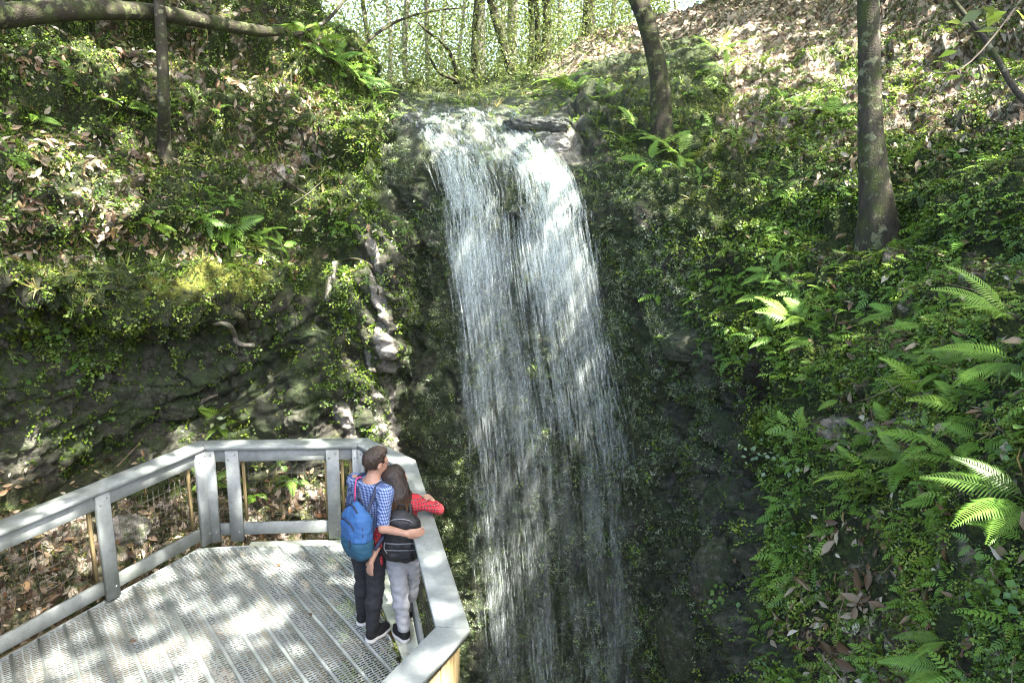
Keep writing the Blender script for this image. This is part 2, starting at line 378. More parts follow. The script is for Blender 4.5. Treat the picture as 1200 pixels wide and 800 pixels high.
def catmull(A, ts):
    n = len(A); ext = np.concatenate([2 * A[:1] - A[1:2], A, 2 * A[-1:] - A[-2:-1]])
    i = np.clip(ts.astype(int), 0, n - 2); f = (ts - i).reshape(-1, *([1] * (A.ndim - 1)))
    p0, p1, p2, p3 = ext[i], ext[i + 1], ext[i + 2], ext[i + 3]
    return 0.5 * (2 * p1 + (p2 - p0) * f + (2 * p0 - 5 * p1 + 4 * p2 - p3) * f ** 2 + (3 * p1 - p0 - 3 * p2 + p3) * f ** 3)
vsub = [8, 14, 44, 36, 36, 40, 38, 36, 32, 40, 40, 40, 36, 12, 6]
tv = np.concatenate([k + np.arange(n) / n for k, n in enumerate(vsub)] + [[15.0]])
cpx = np.array([c[0] for c in CTRL], float)
usub = []
for a, b in zip(cpx[:-1], cpx[1:]):
    inside = max(0, min(b, 1240) - max(a, -40)) / (b - a)
    usub.append(max(6, int((b - a) * (inside / 2.1 + (1 - inside) / 16))))
tu = np.concatenate([k + np.arange(n) / n for k, n in enumerate(usub)] + [[len(cpx) - 1.0]])
G = catmull(pts.transpose(1, 0, 2), tv)                # (nv, ncol, 3)
G = catmull(G.transpose(1, 0, 2), tu)                  # (nu, nv, 3)
nu, nv = G.shape[:2]
upx = np.interp(tu, np.arange(len(cpx)), cpx)
UP = np.repeat(upx[:, None], nv, 1).ravel(); VR = np.repeat(tv[None], nu, 0).ravel()
base = G.reshape(-1, 3)
def grid_normals(Gr):
    du = np.gradient(Gr, axis=0); dv = np.gradient(Gr, axis=1)
    n = np.cross(du, dv); n /= np.linalg.norm(n, axis=2)[..., None] + 1e-9
    return n
nrm = grid_normals(G)
# normals point towards the camera side / up
sgn = np.sign(np.mean(np.sum(nrm * (CAMP - G), axis=2)))
nrm = (nrm * sgn).reshape(-1, 3)
low = fbm(base * 0.9, 3, 5)
u_ = UP + 28 * low; v_ = VR + 0.45 * low
rock = (1 - sstep(u_, 370, 420)) * (sstep(v_, 4.5, 5.2) * (1 - sstep(v_, 7.4, 8.1))) * 0.95
rock = np.maximum(rock, sstep(u_, 375, 420) * (1 - sstep(u_, 462, 475)) * (1 - sstep(v_, 9.3, 10)) * 0.55)
rock = np.maximum(rock, sstep(u_, 455, 472) * (1 - sstep(u_, 690, 730)) * (1 - sstep(v_, 12.0, 12.5)) * 0.95)
rock = np.maximum(rock, sstep(u_, 680, 700) * (1 - sstep(u_ + (v_ - 5) * 22, 850, 900)) * (1 - sstep(v_, 9.6, 10.3)) * 0.85)
litter = sstep(u_, 780, 860) * sstep(v_ - (u_ - 800) * 0.0012, 9.6, 11.4) * (0.68 + .3 * fbm(base * .8, 3, 17))
litter = np.maximum(litter, sstep(u_, 600, 640) * (1 - sstep(u_, 820, 860)) * sstep(v_, 12.1, 12.6) * 0.7)
litter = np.maximum(litter, (1 - sstep(u_, 380, 430)) * (1 - sstep(v_, 4.3, 5.0)) * 0.52)
litter = np.maximum(litter, (1 - sstep(u_, 400, 450)) * sstep(v_, 8.2, 8.8) * (0.34 + .6 * fbm(base * 1.1, 3, 15)))
litter = np.maximum(litter, sstep(u_, 900, 960) * (1 - sstep(v_, 9, 10)) * (0.36 + .5 * fbm(base * 1.1, 3, 16)))
litter = np.maximum(litter, sstep(v_, 13.2, 13.8) * 0.75)
wet = sstep(u_, 455, 480) * (1 - sstep(u_, 740, 830)) * (1 - sstep(v_, 12.2, 12.8))
wallm = sstep(u_, 465, 480) * (1 - sstep(u_, 730, 800)) * (1 - sstep(v_, 11.2, 12))
moss = np.clip(0.48 - 0.5 * rock + 0.55 * fbm(base * 0.8, 4, 9) + 0.30 * np.clip(nrm[:, 2], 0, 1), 0, 1)
moss = np.maximum(moss, wallm * (0.42 + 0.35 * fbm(base * 0.7, 3, 21)))
moss = np.where((UP < 400) & (VR > 4.5) & (VR < 7.4), np.maximum(moss, .34 + .55 * fbm(base * 1.0, 4, 101)), moss)
moss = np.where((UP < 400) & (VR > 7.3) & (VR < 8.7), np.maximum(moss, 0.42 + .6 * fbm(base * 1.3, 4, 99)), moss)
# real relief: broken stone where rock shows, soft hummocks where soil does
Q = base.copy()
rot = np.array([[math.cos(.5), 0, math.sin(.5)], [0, 1, 0], [-math.sin(.5), 0, math.cos(.5)]])
Qs = np.where((UP < 400)[:, None], base @ rot.T, base) * np.array([0.55, 0.8, 1.5])
dist = np.linalg.norm(base - CAMP, axis=1)
ridg = fbm(Qs * 1.1, 5, 31, 0.55, ridged=True)
lump = fbm(base * 0.75, 3, 41)
fine = fbm(base * 3.2, 4, 51, 0.6)
lipflat = sstep(u_, 470, 490) * (1 - sstep(u_, 650, 690)) * sstep(v_, 10.3, 10.9) * (1 - sstep(v_, 12.6, 13))
amp = np.minimum(1, dist / 7)
lq = np.where((UP < 400)[:, None], base @ np.array([[math.cos(-.42), 0, math.sin(-.42)], [0, 1, 0], [-math.sin(-.42), 0, math.cos(-.42)]]), base @ np.array([[math.cos(.9), 0, math.sin(.9)], [0, 1, 0], [-math.sin(.9), 0, math.cos(.9)]]))
crk = perlin(lq * np.array([.30, .5, 1.7]) + .25 * fine[:, None], 91)
crk2 = perlin(lq * np.array([.9, .9, 3.2]) + .2 * fine[:, None], 93)
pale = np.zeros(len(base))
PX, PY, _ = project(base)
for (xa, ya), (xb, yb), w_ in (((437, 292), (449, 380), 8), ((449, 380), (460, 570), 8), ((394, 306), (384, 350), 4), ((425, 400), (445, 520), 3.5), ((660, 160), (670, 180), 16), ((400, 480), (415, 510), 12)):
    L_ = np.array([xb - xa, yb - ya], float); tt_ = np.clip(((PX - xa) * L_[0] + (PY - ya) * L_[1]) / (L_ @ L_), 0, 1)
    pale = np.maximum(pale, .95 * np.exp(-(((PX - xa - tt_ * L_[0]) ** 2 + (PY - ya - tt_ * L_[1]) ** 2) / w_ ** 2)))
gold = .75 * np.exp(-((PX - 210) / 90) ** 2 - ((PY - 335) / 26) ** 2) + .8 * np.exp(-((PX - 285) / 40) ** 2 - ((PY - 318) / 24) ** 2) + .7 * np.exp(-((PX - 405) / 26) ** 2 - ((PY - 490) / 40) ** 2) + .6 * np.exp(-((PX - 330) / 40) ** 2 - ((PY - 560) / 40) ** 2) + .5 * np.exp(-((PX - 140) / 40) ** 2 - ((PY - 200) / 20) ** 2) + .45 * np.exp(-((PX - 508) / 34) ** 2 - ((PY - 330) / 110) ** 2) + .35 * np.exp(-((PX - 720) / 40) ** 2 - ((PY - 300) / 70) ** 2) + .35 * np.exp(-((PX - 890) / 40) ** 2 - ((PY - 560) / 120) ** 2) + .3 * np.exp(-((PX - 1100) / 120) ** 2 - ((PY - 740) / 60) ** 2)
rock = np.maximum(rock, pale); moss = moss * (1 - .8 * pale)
crack = np.exp(-(crk / .075) ** 2) * .34 + np.exp(-(crk2 / .07) ** 2) * .12
disp = rock * ((ridg - 0.2) * 0.34 + fine * 0.18 + fbm(base * 7, 3, 55, .6) * .14 + fbm(base * 2.1, 3, 57) * .22) * (1 - 0.35 * wallm) - crack * rock * (1 - .7 * wallm) + (1 - rock) * (lump * 0.42 + fine * 0.40 + fbm(base * 8, 3, 61) * .10) * amp
disp *= (1 - 0.75 * lipflat) * (1 - sstep(VR, 13.2, 14.2))
# strata steps on the sloping banks
ph_ = base[:, 2] * 4.6 + base[:, 0] * .5 + 3.5 * lump
step = (np.sin(ph_) + .45 * np.sin(2 * ph_ + .8)) * 0.20 * (1 - rock) * np.where(UP < 440, 1, .45 * sstep(UP, 860, 950)) * sstep(VR, 8.2, 9) * (1 - sstep(VR, 12.5, 13.2))
TV = base + nrm * (disp + step)[:, None]
i = np.arange(nu - 1)[:, None] * nv; j = np.arange(nv - 1)[None]
TF = np.stack([i + j, i + nv + j, i + nv + j + 1, i + j + 1], -1)     # (nu-1, nv-1, 4)
if sgn < 0: TF = TF[..., ::-1]
TN = grid_normals(TV.reshape(nu, nv, 3)).reshape(-1, 3) * sgn
u_cut1 = int(np.searchsorted(upx, 458)); u_cut2 = int(np.searchsorted(upx, 845))
for nm, a, b in (('mossy_bank_ground', 0, u_cut1), ('waterfall_cliff_ground', u_cut1, u_cut2), ('fern_slope_ground', u_cut2, nu - 1)):
    f = TF[a:b].reshape(-1, 4); sel = slice(a * nv, (b + 1) * nv)
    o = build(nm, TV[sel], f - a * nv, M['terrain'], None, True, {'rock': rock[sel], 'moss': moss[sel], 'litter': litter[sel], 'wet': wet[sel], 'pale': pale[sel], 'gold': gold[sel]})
    tag(o, {'mossy_bank_ground': 'steep mossy bank with an overhanging dark rock shelf left of the waterfall',
            'waterfall_cliff_ground': 'wet dark limestone cliff behind and right of the waterfall',
            'fern_slope_ground': 'fern covered slope and leaf strewn hill to the right of the waterfall'}[nm], None, None, 'structure')
# forest floor closing the ground behind and beneath the camera
gv = [(-120, -120, -0.0), (120, -120, 0.0), (120, -2, 0), (-120, -2, 0)]
FFaces = TF.reshape(-1, 4)
step_ = 1
tri = np.concatenate([FFaces[:, [0, 1, 2]], FFaces[:, [0, 2, 3]]])
BV = BVHTree.FromPolygons([tuple(p) for p in TV.tolist()], FFaces.tolist())
def hit(px, py, back=0.0):
    d = ray(px, py)
    r = BV.ray_cast(Vector(CAMP), Vector(d))
    if r[0] is None: p = CAMP + d * 30; return p, np.array([0, 0, 1.0])
    n = np.array(r[1]); n = n if n @ d < 0 else -n
    return np.array(r[0]) - d * back, n
def drop(x, y, z0=40):
    r = BV.ray_cast(Vector((x, y, z0)), Vector((0, 0, -1)))
    return r[0].z if r[0] is not None else 6.0
# bottom of the sinkhole
floor_z = -9.7
t_ = np.linspace(0, 2 * math.pi, 40, endpoint=False)
o = build('sinkhole_ground', np.concatenate([[[0, 5, floor_z]], np.stack([14 * np.cos(t_), 5 + 14 * np.sin(t_), np.full(40, floor_z)], 1)]),
          np.array([[0, k + 1, (k + 1) % 40 + 1] for k in range(40)]), mat_plain('wet_dark_stone', (0.05, 0.05, 0.045), 0.5, 0.4, 4), None)
tag(o, 'dark stony bottom of the sinkhole', None, None, 'structure')
# ------------------------------------------------------------------ viewing platform
def make_paint(name, col, dirt):
    t = NT(name); P = t.objco()
    n = t.noise(6, 6, 0.7, t.scale(P, (1, 1, 1)))
    c = t.mix(t.ramp(n, [(0.4, (0, 0, 0)), (0.75, (1, 1, 1))]), col, tuple(a * .6 for a in col))
    c = t.mix(t.ramp(t.noise(2.3, 6, .7, P), [(.5, (0, 0, 0)), (.68, (.6, .6, .6))]), c, dirt)
    g = t.noise(38, 4, 0.6, P)
    c = t.mix(t.ramp(g, [(0.58, (0, 0, 0)), (0.72, (0.7, 0.7, 0.7))]), c, dirt)
    t.done(c, 0.55, 0.4); t.bump(t.noise(120, 3, 0.6, P), 0.25, 0.004)
    return t.mat
M['rail'] = make_paint('weathered_grey_paint', (0.235, 0.253, 0.245), (0.115, 0.13, 0.10))
M['grate'] = make_paint('pale_grey_grating', (0.31, 0.34, 0.328), (0.19, 0.215, 0.18))
M['plate'] = make_paint('algae_stained_plate', (0.50, 0.53, 0.44), (0.26, 0.27, 0.13))
M['wire'] = mat_plain('galvanised_wire', (0.055, 0.055, 0.05), 0.5, 0.3)
M['bolt'] = mat_plain('dull_bolt', (0.2, 0.2, 0.2), 0.4)
def make_pine():
    t = NT('treated_pine'); P = t.objco()
    n = t.noise(7, 5, 0.6, t.scale(P, (9, 9, 0.5)))
    t.done(t.ramp(n, [(0.3, (0.13, 0.095, 0.04)), (0.7, (0.28, 0.215, 0.105))]), 0.75, 0.3); t.bump(n, 0.3, 0.01)
    return t.mat
M['pine'] = make_pine()
plat = thing('viewing_platform', 'grey railed viewing platform with slotted deck where the couple stand', 'platform', (-2.4, 5.0, 0))
RAILH = 1.12
cA, cB, cC, cD, cE = [np.array(p) for p in ((-4.93, 2.9), (-3.235, 6.74), (-1.585, 6.93), (-1.04, 6.42), (-0.325, 3.82))]
cG = cE + (np.array([-0.24, -0.48]) / np.linalg.norm([-0.24, -0.48])) * 2.2
line = [cA, cB, cC, cD, cE, cG]
def inward(a, b):
    d = (b - a) / np.linalg.norm(b - a); return np.array([d[1], -d[0]])
def offset_line(line, o):
    out = []
    for k, p in enumerate(line):
        if k == 0: out.append(p + inward(line[0], line[1]) * o); continue
        if k == len(line) - 1: out.append(p + inward(line[-2], line[-1]) * o); continue
        n1, n2 = inward(line[k - 1], p), inward(p, line[k + 1]); bis = n1 + n2
        out.append(p + bis * (o / (1 + n1 @ n2)))
    return out
CAPW = 0.21
outer, inner = offset_line(line, -CAPW / 2), offset_line(line, CAPW / 2)
v3 = lambda p, z: np.array([p[0], p[1], z])
for k in range(5):                                   # mitred cap boards
    a0, a1, b1, b0 = outer[k], outer[k + 1], inner[k + 1], inner[k]
    g = (line[k + 1] - line[k]); g /= np.linalg.norm(g); g = g * 0.002
    a0, b0, a1, b1 = a0 + g, b0 + g, a1 - g, b1 - g
    zt, zb, e = RAILH, RAILH - 0.04, 0.006
    n = inward(line[k], line[k + 1]) * e
    V = [v3(a0, zb), v3(a1, zb), v3(b1, zb), v3(b0, zb), v3(a0, zt - e), v3(a1, zt - e), v3(b1, zt - e), v3(b0, zt - e),
         v3(a0 + n, zt), v3(a1 + n, zt), v3(b1 - n, zt), v3(b0 - n, zt)]
    F = [[0, 3, 2, 1], [8, 9, 10, 11], [0, 1, 5, 4], [4, 5, 9, 8], [2, 3, 7, 6], [6, 7, 11, 10], [1, 2, 6, 5], [3, 0, 4, 7]]
    MB().add(V, F).add([v3(a1, zt - e), v3(b1, zt - e), v3(b1 - n, zt), v3(a1 + n, zt)], [[0, 1, 2, 3]]).add([v3(b0, zt - e), v3(a0, zt - e), v3(a0 + n, zt), v3(b0 - n, zt)], [[0, 1, 2, 3]]).build('rail_cap', M['rail'], plat)
def rail_board(a, b, z, h, name, th=0.04, mat='rail'):
    MB().add(*beam(v3(a, z), v3(b, z), th, h)).build(name, M[mat], plat)
RZ, RHH = 1.005, 0.135                                 # upper side rail
BZ, BHH = 0.155, 0.135
rin = offset_line(line, 0.045)
for k in range(5):
    a, b = rin[k], rin[k + 1]; g = (b - a) / np.linalg.norm(b - a) * 0.024
    rail_board(a + g, b - g, RZ, RHH, 'upper_rail')
    rail_board(a + g, b - g, BZ, BHH, 'lower_rail')
def post(k, f, w=0.135, off=0.078, z0=0.03, z1=1.075, th=0.04):
    a, b = line[k], line[k + 1]; n = inward(a, b); d = (b - a) / np.linalg.norm(b - a)
    p = a + (b - a) * f + n * off
    o = MB().add(*beam(v3(p, z0), v3(p, z1), w, th, up=v3(n, 0))).build('post', M['rail'], plat)
    q = p + n * (th / 2 + .002)
    for zz, s in ((0.98, -.25), (1.03, .25), (0.14, .2)):
        c = v3(q + d * w * s, zz)
        V, F, cp = tube([c - v3(n, 0) * .004, c + v3(n, 0) * .004], [.009, .009], 8)
        build('bolt', V - np.array(plat.location), [F, cp], M['bolt'], o)
def frac_of(px, k, py):
    p = on_z(px, py, 0.0)[:2]; a, b = line[k], line[k + 1]; d = b - a
    return float((p - a) @ d / (d @ d))
fp1 = frac_of(105, 0, 692)
for f in (fp1 - 0.36, fp1, 0.975): post(0, f)
post(1, 0.045); post(1, frac_of(277, 1, 633) + .02); post(1, frac_of(388, 1, 632) + .03); post(1, 0.97, 0.11)
post(2, 0.10, 0.10); post(2, 0.88, 0.10)
post(3, 0.05, 0.10); post(3, 0.97, 0.10); post(4, 0.05, .10); post(4, 0.6, .10)
# timber behind: outer pine posts carrying the platform, nailing strips for the mesh
def pine_post(p, w=0.1, z0=-3.2, z1=-0.05):
    MB().add(*beam(v3(p, z0), v3(p, z1), w, w, up=(0.3, 1, 0))).build('support_post', M['pine'], plat)
out_l = offset_line(line, -0.03)
def along(k, f, o=0.0):
    a, b = line[k], line[k + 1]; return a + (b - a) * f + inward(a, b) * o
for k, f in ((0, fp1 - 0.36), (0, fp1 + .005), (0, 0.955), (1, 0.30), (1, 0.68), (4, 0.30)):
    pine_post(along(k, f, -0.035))
pine_post(line[4] + np.array([-0.035, 0.05]), 0.12, -3.2, 1.07)
for f in np.arange(0.035, 1.0, 0.075):                   # pine boards closing the side below the rail
    p = along(4, f, -0.005); d = (line[5] - line[4]) / np.linalg.norm(line[5] - line[4])
    MB().add(*beam(v3(p, -0.6), v3(p, 1.075), 0.02, 0.145, up=v3(d, 0), c=0.004)).build('side_board', M['pine'], plat)
def panel(k, f0, f1, strip=True):
    a, b = along(k, f0, 0.0), along(k, f1, 0.0); L = np.linalg.norm(b - a); d = (b - a) / L
    root = bpy.data.objects.new('wire_panel', None); COL.objects.link(root); root.parent = plat
    z0, z1 = BZ + BHH / 2 - .03, RZ - RHH / 2 + .03
    ns = int(L / 0.062); r = 0.0019
    up = None
    for s in range(1, ns):
        p = a + d * (s * L / ns); V, F, c = tube([v3(p, z0), v3(p, z1)], [r, r], 4)
        o = build('wire', V - np.array(plat.location), [F, c], M['wire'], root)
    for s in range(1, 8):
        z = z0 + (z1 - z0) * s / 8
        V, F, c = tube([v3(a, z) + v3(inward(a, b), 0) * .005, v3(b, z) + v3(inward(a, b), 0) * .005], [r * 1.15, r * 1.15], 4)
        o = build('wire', V - np.array(plat.location), [F, c], M['wire'], root)
    if strip:
        for p, e in ((a, 1), (b, -1)):
            q = p + d * e * .018
            MB().add(*beam(v3(q, z0 + .03), v3(q, z1 - .03), 0.03, 0.03, up=v3(d, 0), c=.003)).build('mesh_strip', M['pine'], plat)
fp1w = 0.068 / np.linalg.norm(cB - cA)
panel(0, fp1 - 0.36 + fp1w, fp1 - fp1w); panel(0, fp1 + fp1w, 0.955)
f269, f386 = frac_of(277, 1, 633) + .02, frac_of(388, 1, 632) + .03; w1 = 0.068 / np.linalg.norm(cC - cB)
panel(1, 0.045 + w1, f269 - w1, False); panel(1, f269 + w1, f386 - w1); panel(1, f386 + w1, 0.93)
panel(2, 0.2, 0.8, False); panel(3, 0.07, 0.5, False); panel(3, 0.5, 0.95, False)
# deck of slotted planks running diagonally, each with solid edges and staggered slots
deck_poly = np.array([(-5.6, 1.6), (-4.13, 4.72), (-3.28, 6.56), (-2.75, 6.67), (-1.66, 6.78), (-1.17, 6.36), (-0.46, 3.86), (-1.6, 1.6)])
def inside(p, poly):
    x, y = p; c = False; n = len(poly)
    for a in range(n):
        x1, y1 = poly[a]; x2, y2 = poly[(a + 1) % n]
        if (y1 > y) != (y2 > y) and x < (x2 - x1) * (y - y1) / (y2 - y1) + x1: c = not c
    return c
pdir = np.array([0.64, -0.768]); pdir /= np.linalg.norm(pdir); pn = np.array([-pdir[1], pdir[0]]); pn = -pn if pn[1] < 0 else pn
o0 = np.array([-3.21, 6.32])
grate_poly = np.array([(-5.6, 1.6), (-4.13, 4.72), (-3.28, 6.56), (-2.75, 6.64), (-1.74, 6.70), (-1.52, 6.46), (-0.86, 4.9), (-0.66, 3.86), (-1.75, 1.6)])
def clip_span(w, poly):
    """interval along pdir at cross offset w that lies inside the polygon"""
    ts = []
    n = len(poly); p0 = o0 + pn * w
    for a in range(n):
        e0, e1 = poly[a], poly[(a + 1) % n]; de = e1 - e0
        A = np.array([[pdir[0], -de[0]], [pdir[1], -de[1]]])
        if abs(np.linalg.det(A)) < 1e-9: continue
        t, s = np.linalg.solve(A, e0 - p0)
        if 0 <= s < 1: ts.append(t)
    return (min(ts), max(ts)) if len(ts) >= 2 else None
PW, NP = 0.198, 0
TH = 0.03
def quad_prism(mb, t0, t1, w0, w1, z1=0.0, z0=-TH, sk=None):
    P = [o0 + pdir * t0 + pn * w0, o0 + pdir * t1 + pn * w0, o0 + pdir * t1 + pn * w1, o0 + pdir * t0 + pn * w1]
    V = [v3(p, z0) for p in P] + [v3(p, z1) for p in P]
    mb.add(V, BOXF)
def in_poly(t, w): return inside(o0 + pdir * t + pn * w, grate_poly)
for k in range(-14, 10):
    wa, wb = k * PW + .0006, (k + 1) * PW - .0006
    sp = [clip_span(w, grate_poly) for w in (wa + .002, (wa + wb) / 2, wb - .002)]
    sp = [s for s in sp if s is not None]
    if not sp: continue
    t0, t1 = min(s[0] for s in sp), max(s[1] for s in sp)
    if t1 - t0 < 0.15: continue
    mb = MB(); ew = 0.010
    wide = 0.026 if k in (-2, -9) else 0.010
    for q0, q1 in ((wa, wa + wide), (wb - ew, wb)):
        s = clip_span((q0 + q1) / 2, grate_poly)
        if s: quad_prism(mb, s[0], s[1], q0, q1, 0.002)
    pitch = 0.027; n = int((t1 - t0) / pitch) + 1
    L0, L1 = wa + wide, wb - ew; cl = np.linspace(L0, L1, 5)
    for s in range(n):
        ta = t0 + s * pitch
        z = (RNG.random() - .5) * .0012
        runs = [q for q in range(4) if in_poly(ta + .005, (cl[q] + cl[q + 1]) / 2)]
        if not runs: continue
        quad_prism(mb, ta, ta + 0.0120, cl[runs[0]], cl[runs[-1] + 1], z, z - .002)
        for q in cl[1:4]:
            q2 = q + (0.02 if s % 2 else -0.02) + (RNG.random() - .5) * .012
            if in_poly(ta + .016, q2): quad_prism(mb, ta + 0.0120, ta + pitch, q2 - 0.006, q2 + 0.006, -0.0004, -.002)
    V, F = mb.out(); build('plank', V - np.array(plat.location), F, M['grate'], plat)
# solid border plate (right and back) and joists below
def flat_poly(name, P, z0, z1, mat):
    n = len(P); V = [v3(p, z0) for p in P] + [v3(p, z1) for p in P]
    bm = bmesh.new(); vb = [bm.verts.new(v - np.array(plat.location)) for v in V]
    bm.faces.new(vb[n:]); bm.faces.new(vb[:n][::-1])
    for a in range(n): bm.faces.new([vb[a], vb[(a + 1) % n], vb[n + (a + 1) % n], vb[n + a]])
    bmesh.ops.recalc_face_normals(bm, faces=bm.faces)
    me = bpy.data.meshes.new(name); bm.to_mesh(me); bm.free(); me.materials.append(mat)
    return link_mesh(name, me, plat)
flat_poly('border_plate', [(-2.78, 6.57), (-1.71, 6.60), (-1.46, 6.38), (-0.82, 4.9), (-0.62, 3.80), (-1.73, 1.6), (-1.45, 1.6), (-0.38, 3.84), (-1.09, 6.40), (-1.60, 6.86), (-2.78, 6.74)], -0.03, -0.004, M['plate'])
for t in (0.25, 1.15, 2.05, 2.95, 3.85):
    p0 = o0 + pdir * t
    ws = [w for w in np.arange(-2.9, 1.7, .02) if inside(p0 + pn * w, deck_poly)]
    if ws: MB().add(*beam(v3(p0 + pn * (min(ws) + .08), -0.12), v3(p0 + pn * (max(ws) - .06), -0.12), 0.045, 0.17)).build('joist', M['pine'], plat)
for a, b in ((np.array([-5.6, 1.6]), np.array([-4.13, 4.72])), (np.array([-4.13, 4.72]), np.array([-3.28, 6.56])), (np.array([-3.28, 6.56]), np.array([-2.75, 6.65]))):
    MB().add(*beam(v3(a, -0.018), v3(b, -0.018), 0.02, 0.044)).build('edge_trim', M['grate'], plat)
for a, b in ((np.array([-4.2, 4.75]), np.array([-3.32, 6.5])), (np.array([-5.6, 1.7]), np.array([-4.2, 4.75]))):
    MB().add(*beam(v3(a, -0.13), v3(b, -0.13), 0.045, 0.19)).build('rim_joist', M['pine'], plat)

# ------------------------------------------------------------------ people
def surfnet(f, lo, hi, h):
    lo = np.asarray(lo, float); hi = np.asarray(hi, float)
    n = np.ceil((hi - lo) / h).astype(int) + 1
    ax = [lo[k] + h * np.arange(n[k]) for k in range(3)]
    g = np.stack(np.meshgrid(*ax, indexing='ij'), -1).reshape(-1, 3).astype(np.float32)
    D = f(g).reshape(n).astype(np.float64)
    D[0] = D[-1] = 1; D[:, 0] = D[:, -1] = 1; D[:, :, 0] = D[:, :, -1] = 1
    ins = D < 0
    cnt = np.zeros(n - 1); acc = np.zeros((*(n - 1), 3)); quads = []
    for k in range(3):
        s0 = [slice(None)] * 3; s1 = [slice(None)] * 3; s0[k] = slice(0, -1); s1[k] = slice(1, None)
        a, b = D[tuple(s0)], D[tuple(s1)]
        idx = np.argwhere((a < 0) != (b < 0))
        if not len(idx): continue
        av, bv = a[tuple(idx.T)], b[tuple(idx.T)]; t = av / (av - bv)
        p = lo + h * idx.astype(float); p[:, k] += h * t
        o1, o2 = (k + 1) % 3, (k + 2) % 3; cells = []
        for d1, d2 in ((-1, -1), (0, -1), (0, 0), (-1, 0)):
            c = idx.copy(); c[:, o1] += d1; c[:, o2] += d2
            c = np.clip(c, 0, np.array(n) - 2); np.add.at(cnt, tuple(c.T), 1); np.add.at(acc, tuple(c.T), p); cells.append(c)
        q = np.stack([np.ravel_multi_index(tuple(c.T), tuple(n - 1)) for c in cells], -1)
        fl = av > 0; q[fl] = q[fl][:, ::-1]; quads.append(q)
    used = np.flatnonzero(cnt.ravel() > 0); mp = np.full(cnt.size, -1); mp[used] = np.arange(len(used))
    V = acc.reshape(-1, 3)[used] / cnt.ravel()[used][:, None]
    return V, mp[np.concatenate(quads)]
def smin(a, b, k):
    h = np.clip(0.5 + 0.5 * (b - a) / k, 0, 1); return b + (a - b) * h - k * h * (1 - h)
def cone(a, b, ra, rb):
    a = np.asarray(a, np.float32); b = np.asarray(b, np.float32)
    def f(P, g=0.0):
        ba = b - a; h = np.clip(((P - a) @ ba) / (ba @ ba), 0, 1)
        return np.linalg.norm(P - a - h[:, None] * ba, axis=1) - (ra + (rb - ra) * h) - g
    return f
def ell(c, r, R=None):
    c = np.asarray(c, np.float32); r = np.asarray(r, np.float32)
    def f(P, g=0.0):
        q = P - c
        if R is not None: q = q @ R
        k = np.linalg.norm(q / (r + g), axis=1)
        return (k - 1) * (r + g).min()
    return f
def rbox(c, hs, rr, R):
    c = np.asarray(c, np.float32); hs = np.asarray(hs, np.float32)
    def f(P, g=0.0):
        q = np.abs((P - c) @ R) - (hs - rr)
        return np.linalg.norm(np.maximum(q, 0), axis=1) + np.minimum(q.max(1), 0) - rr - g
    return f
def union(fs, k=0.02):
    def f(P, g=0.0):
        d = fs[0](P, g)
        for q in fs[1:]: d = smin(d, q(P, g), k)
        return d
    return f
def cut(P, d, point, normal):                   # keep the side the normal points away from
    return np.maximum(d, (P - np.asarray(point, np.float32)) @ np.asarray(normal, np.float32))
def sdf_mesh(name, f, lo, hi, h, mat, parent):
    V, F = surfnet(f, lo, hi, h)
    return build(name, V - root_loc(parent), F, mat, parent, True)
def frame(f):
    f = np.array([f[0], f[1], 0.0]); f /= np.linalg.norm(f); r = np.array([f[1], -f[0], 0]); return r, f, np.array([0, 0, 1.0])
def nz(P, s, seed): return perlin(P * s, seed)

def mat_plaid(name, base, dark, light, s=16.0, white=None):
    t = NT(name); P = t.objco(); sp = t.n('SeparateXYZ', {0: P}).outputs
    hx = t.math('ADD', t.math('MULTIPLY', sp[0], 1.0), t.math('MULTIPLY', sp[1], 0.8))
    def stripe(v, ph, w): return t.math('LESS_THAN', t.math('FRACT', t.math('ADD', t.math('MULTIPLY', v, s), ph)), w)
    a, b = stripe(hx, 0.1, 0.5), stripe(sp[2], 0.3, 0.5)
    f = t.math('MULTIPLY', t.math('ADD', a, b), 0.5)
    c = t.ramp(f, [(0.0, light), (0.5, base), (1.0, dark)])
    if white:
        l = t.math('MAXIMUM', stripe(hx, 0.83, 0.09), stripe(sp[2], 0.05, 0.09)); c = t.mix(t.math('MULTIPLY', l, 0.8), c, white)
    t.done(c, 0.85, 0.2); t.bump(t.noise(300, 2, 0.5, P), 0.2, 0.003)
    return t.mat
M['skin'] = mat_plain('skin', (0.35, 0.195, 0.13), 0.55, 0.12, 14, 0.05)
M['skin_w'] = mat_plain('fair_skin', (0.40, 0.235, 0.165), 0.55, 0.12, 14, 0.05)
M['blueplaid'] = mat_plaid('blue_gingham', (0.08, 0.12, 0.24), (0.02, 0.032, 0.10), (0.20, 0.24, 0.33), 46.0)
M['redplaid'] = mat_plaid('red_plaid', (0.26, 0.012, 0.018), (0.02, 0.004, 0.006), (0.42, 0.03, 0.04), 34.0, (0.36, 0.16, 0.16))
M['tshirt'] = mat_plain('grey_marl_tshirt', (0.24, 0.25, 0.28), 0.9, 0.3, 60)
M['blackjeans'] = mat_plain('black_denim', (0.022, 0.023, 0.028), 0.85, 0.4, 25, 0.3)
M['greyjeans'] = mat_plain('light_grey_denim', (0.34, 0.35, 0.365), 0.85, 0.22, 22, 0.3)
M['shoe'] = mat_plain('black_canvas', (0.012, 0.012, 0.013), 0.8, 0.3, 40)
M['sole'] = mat_plain('white_rubber', (0.62, 0.61, 0.58), 0.6, 0.2, 20)
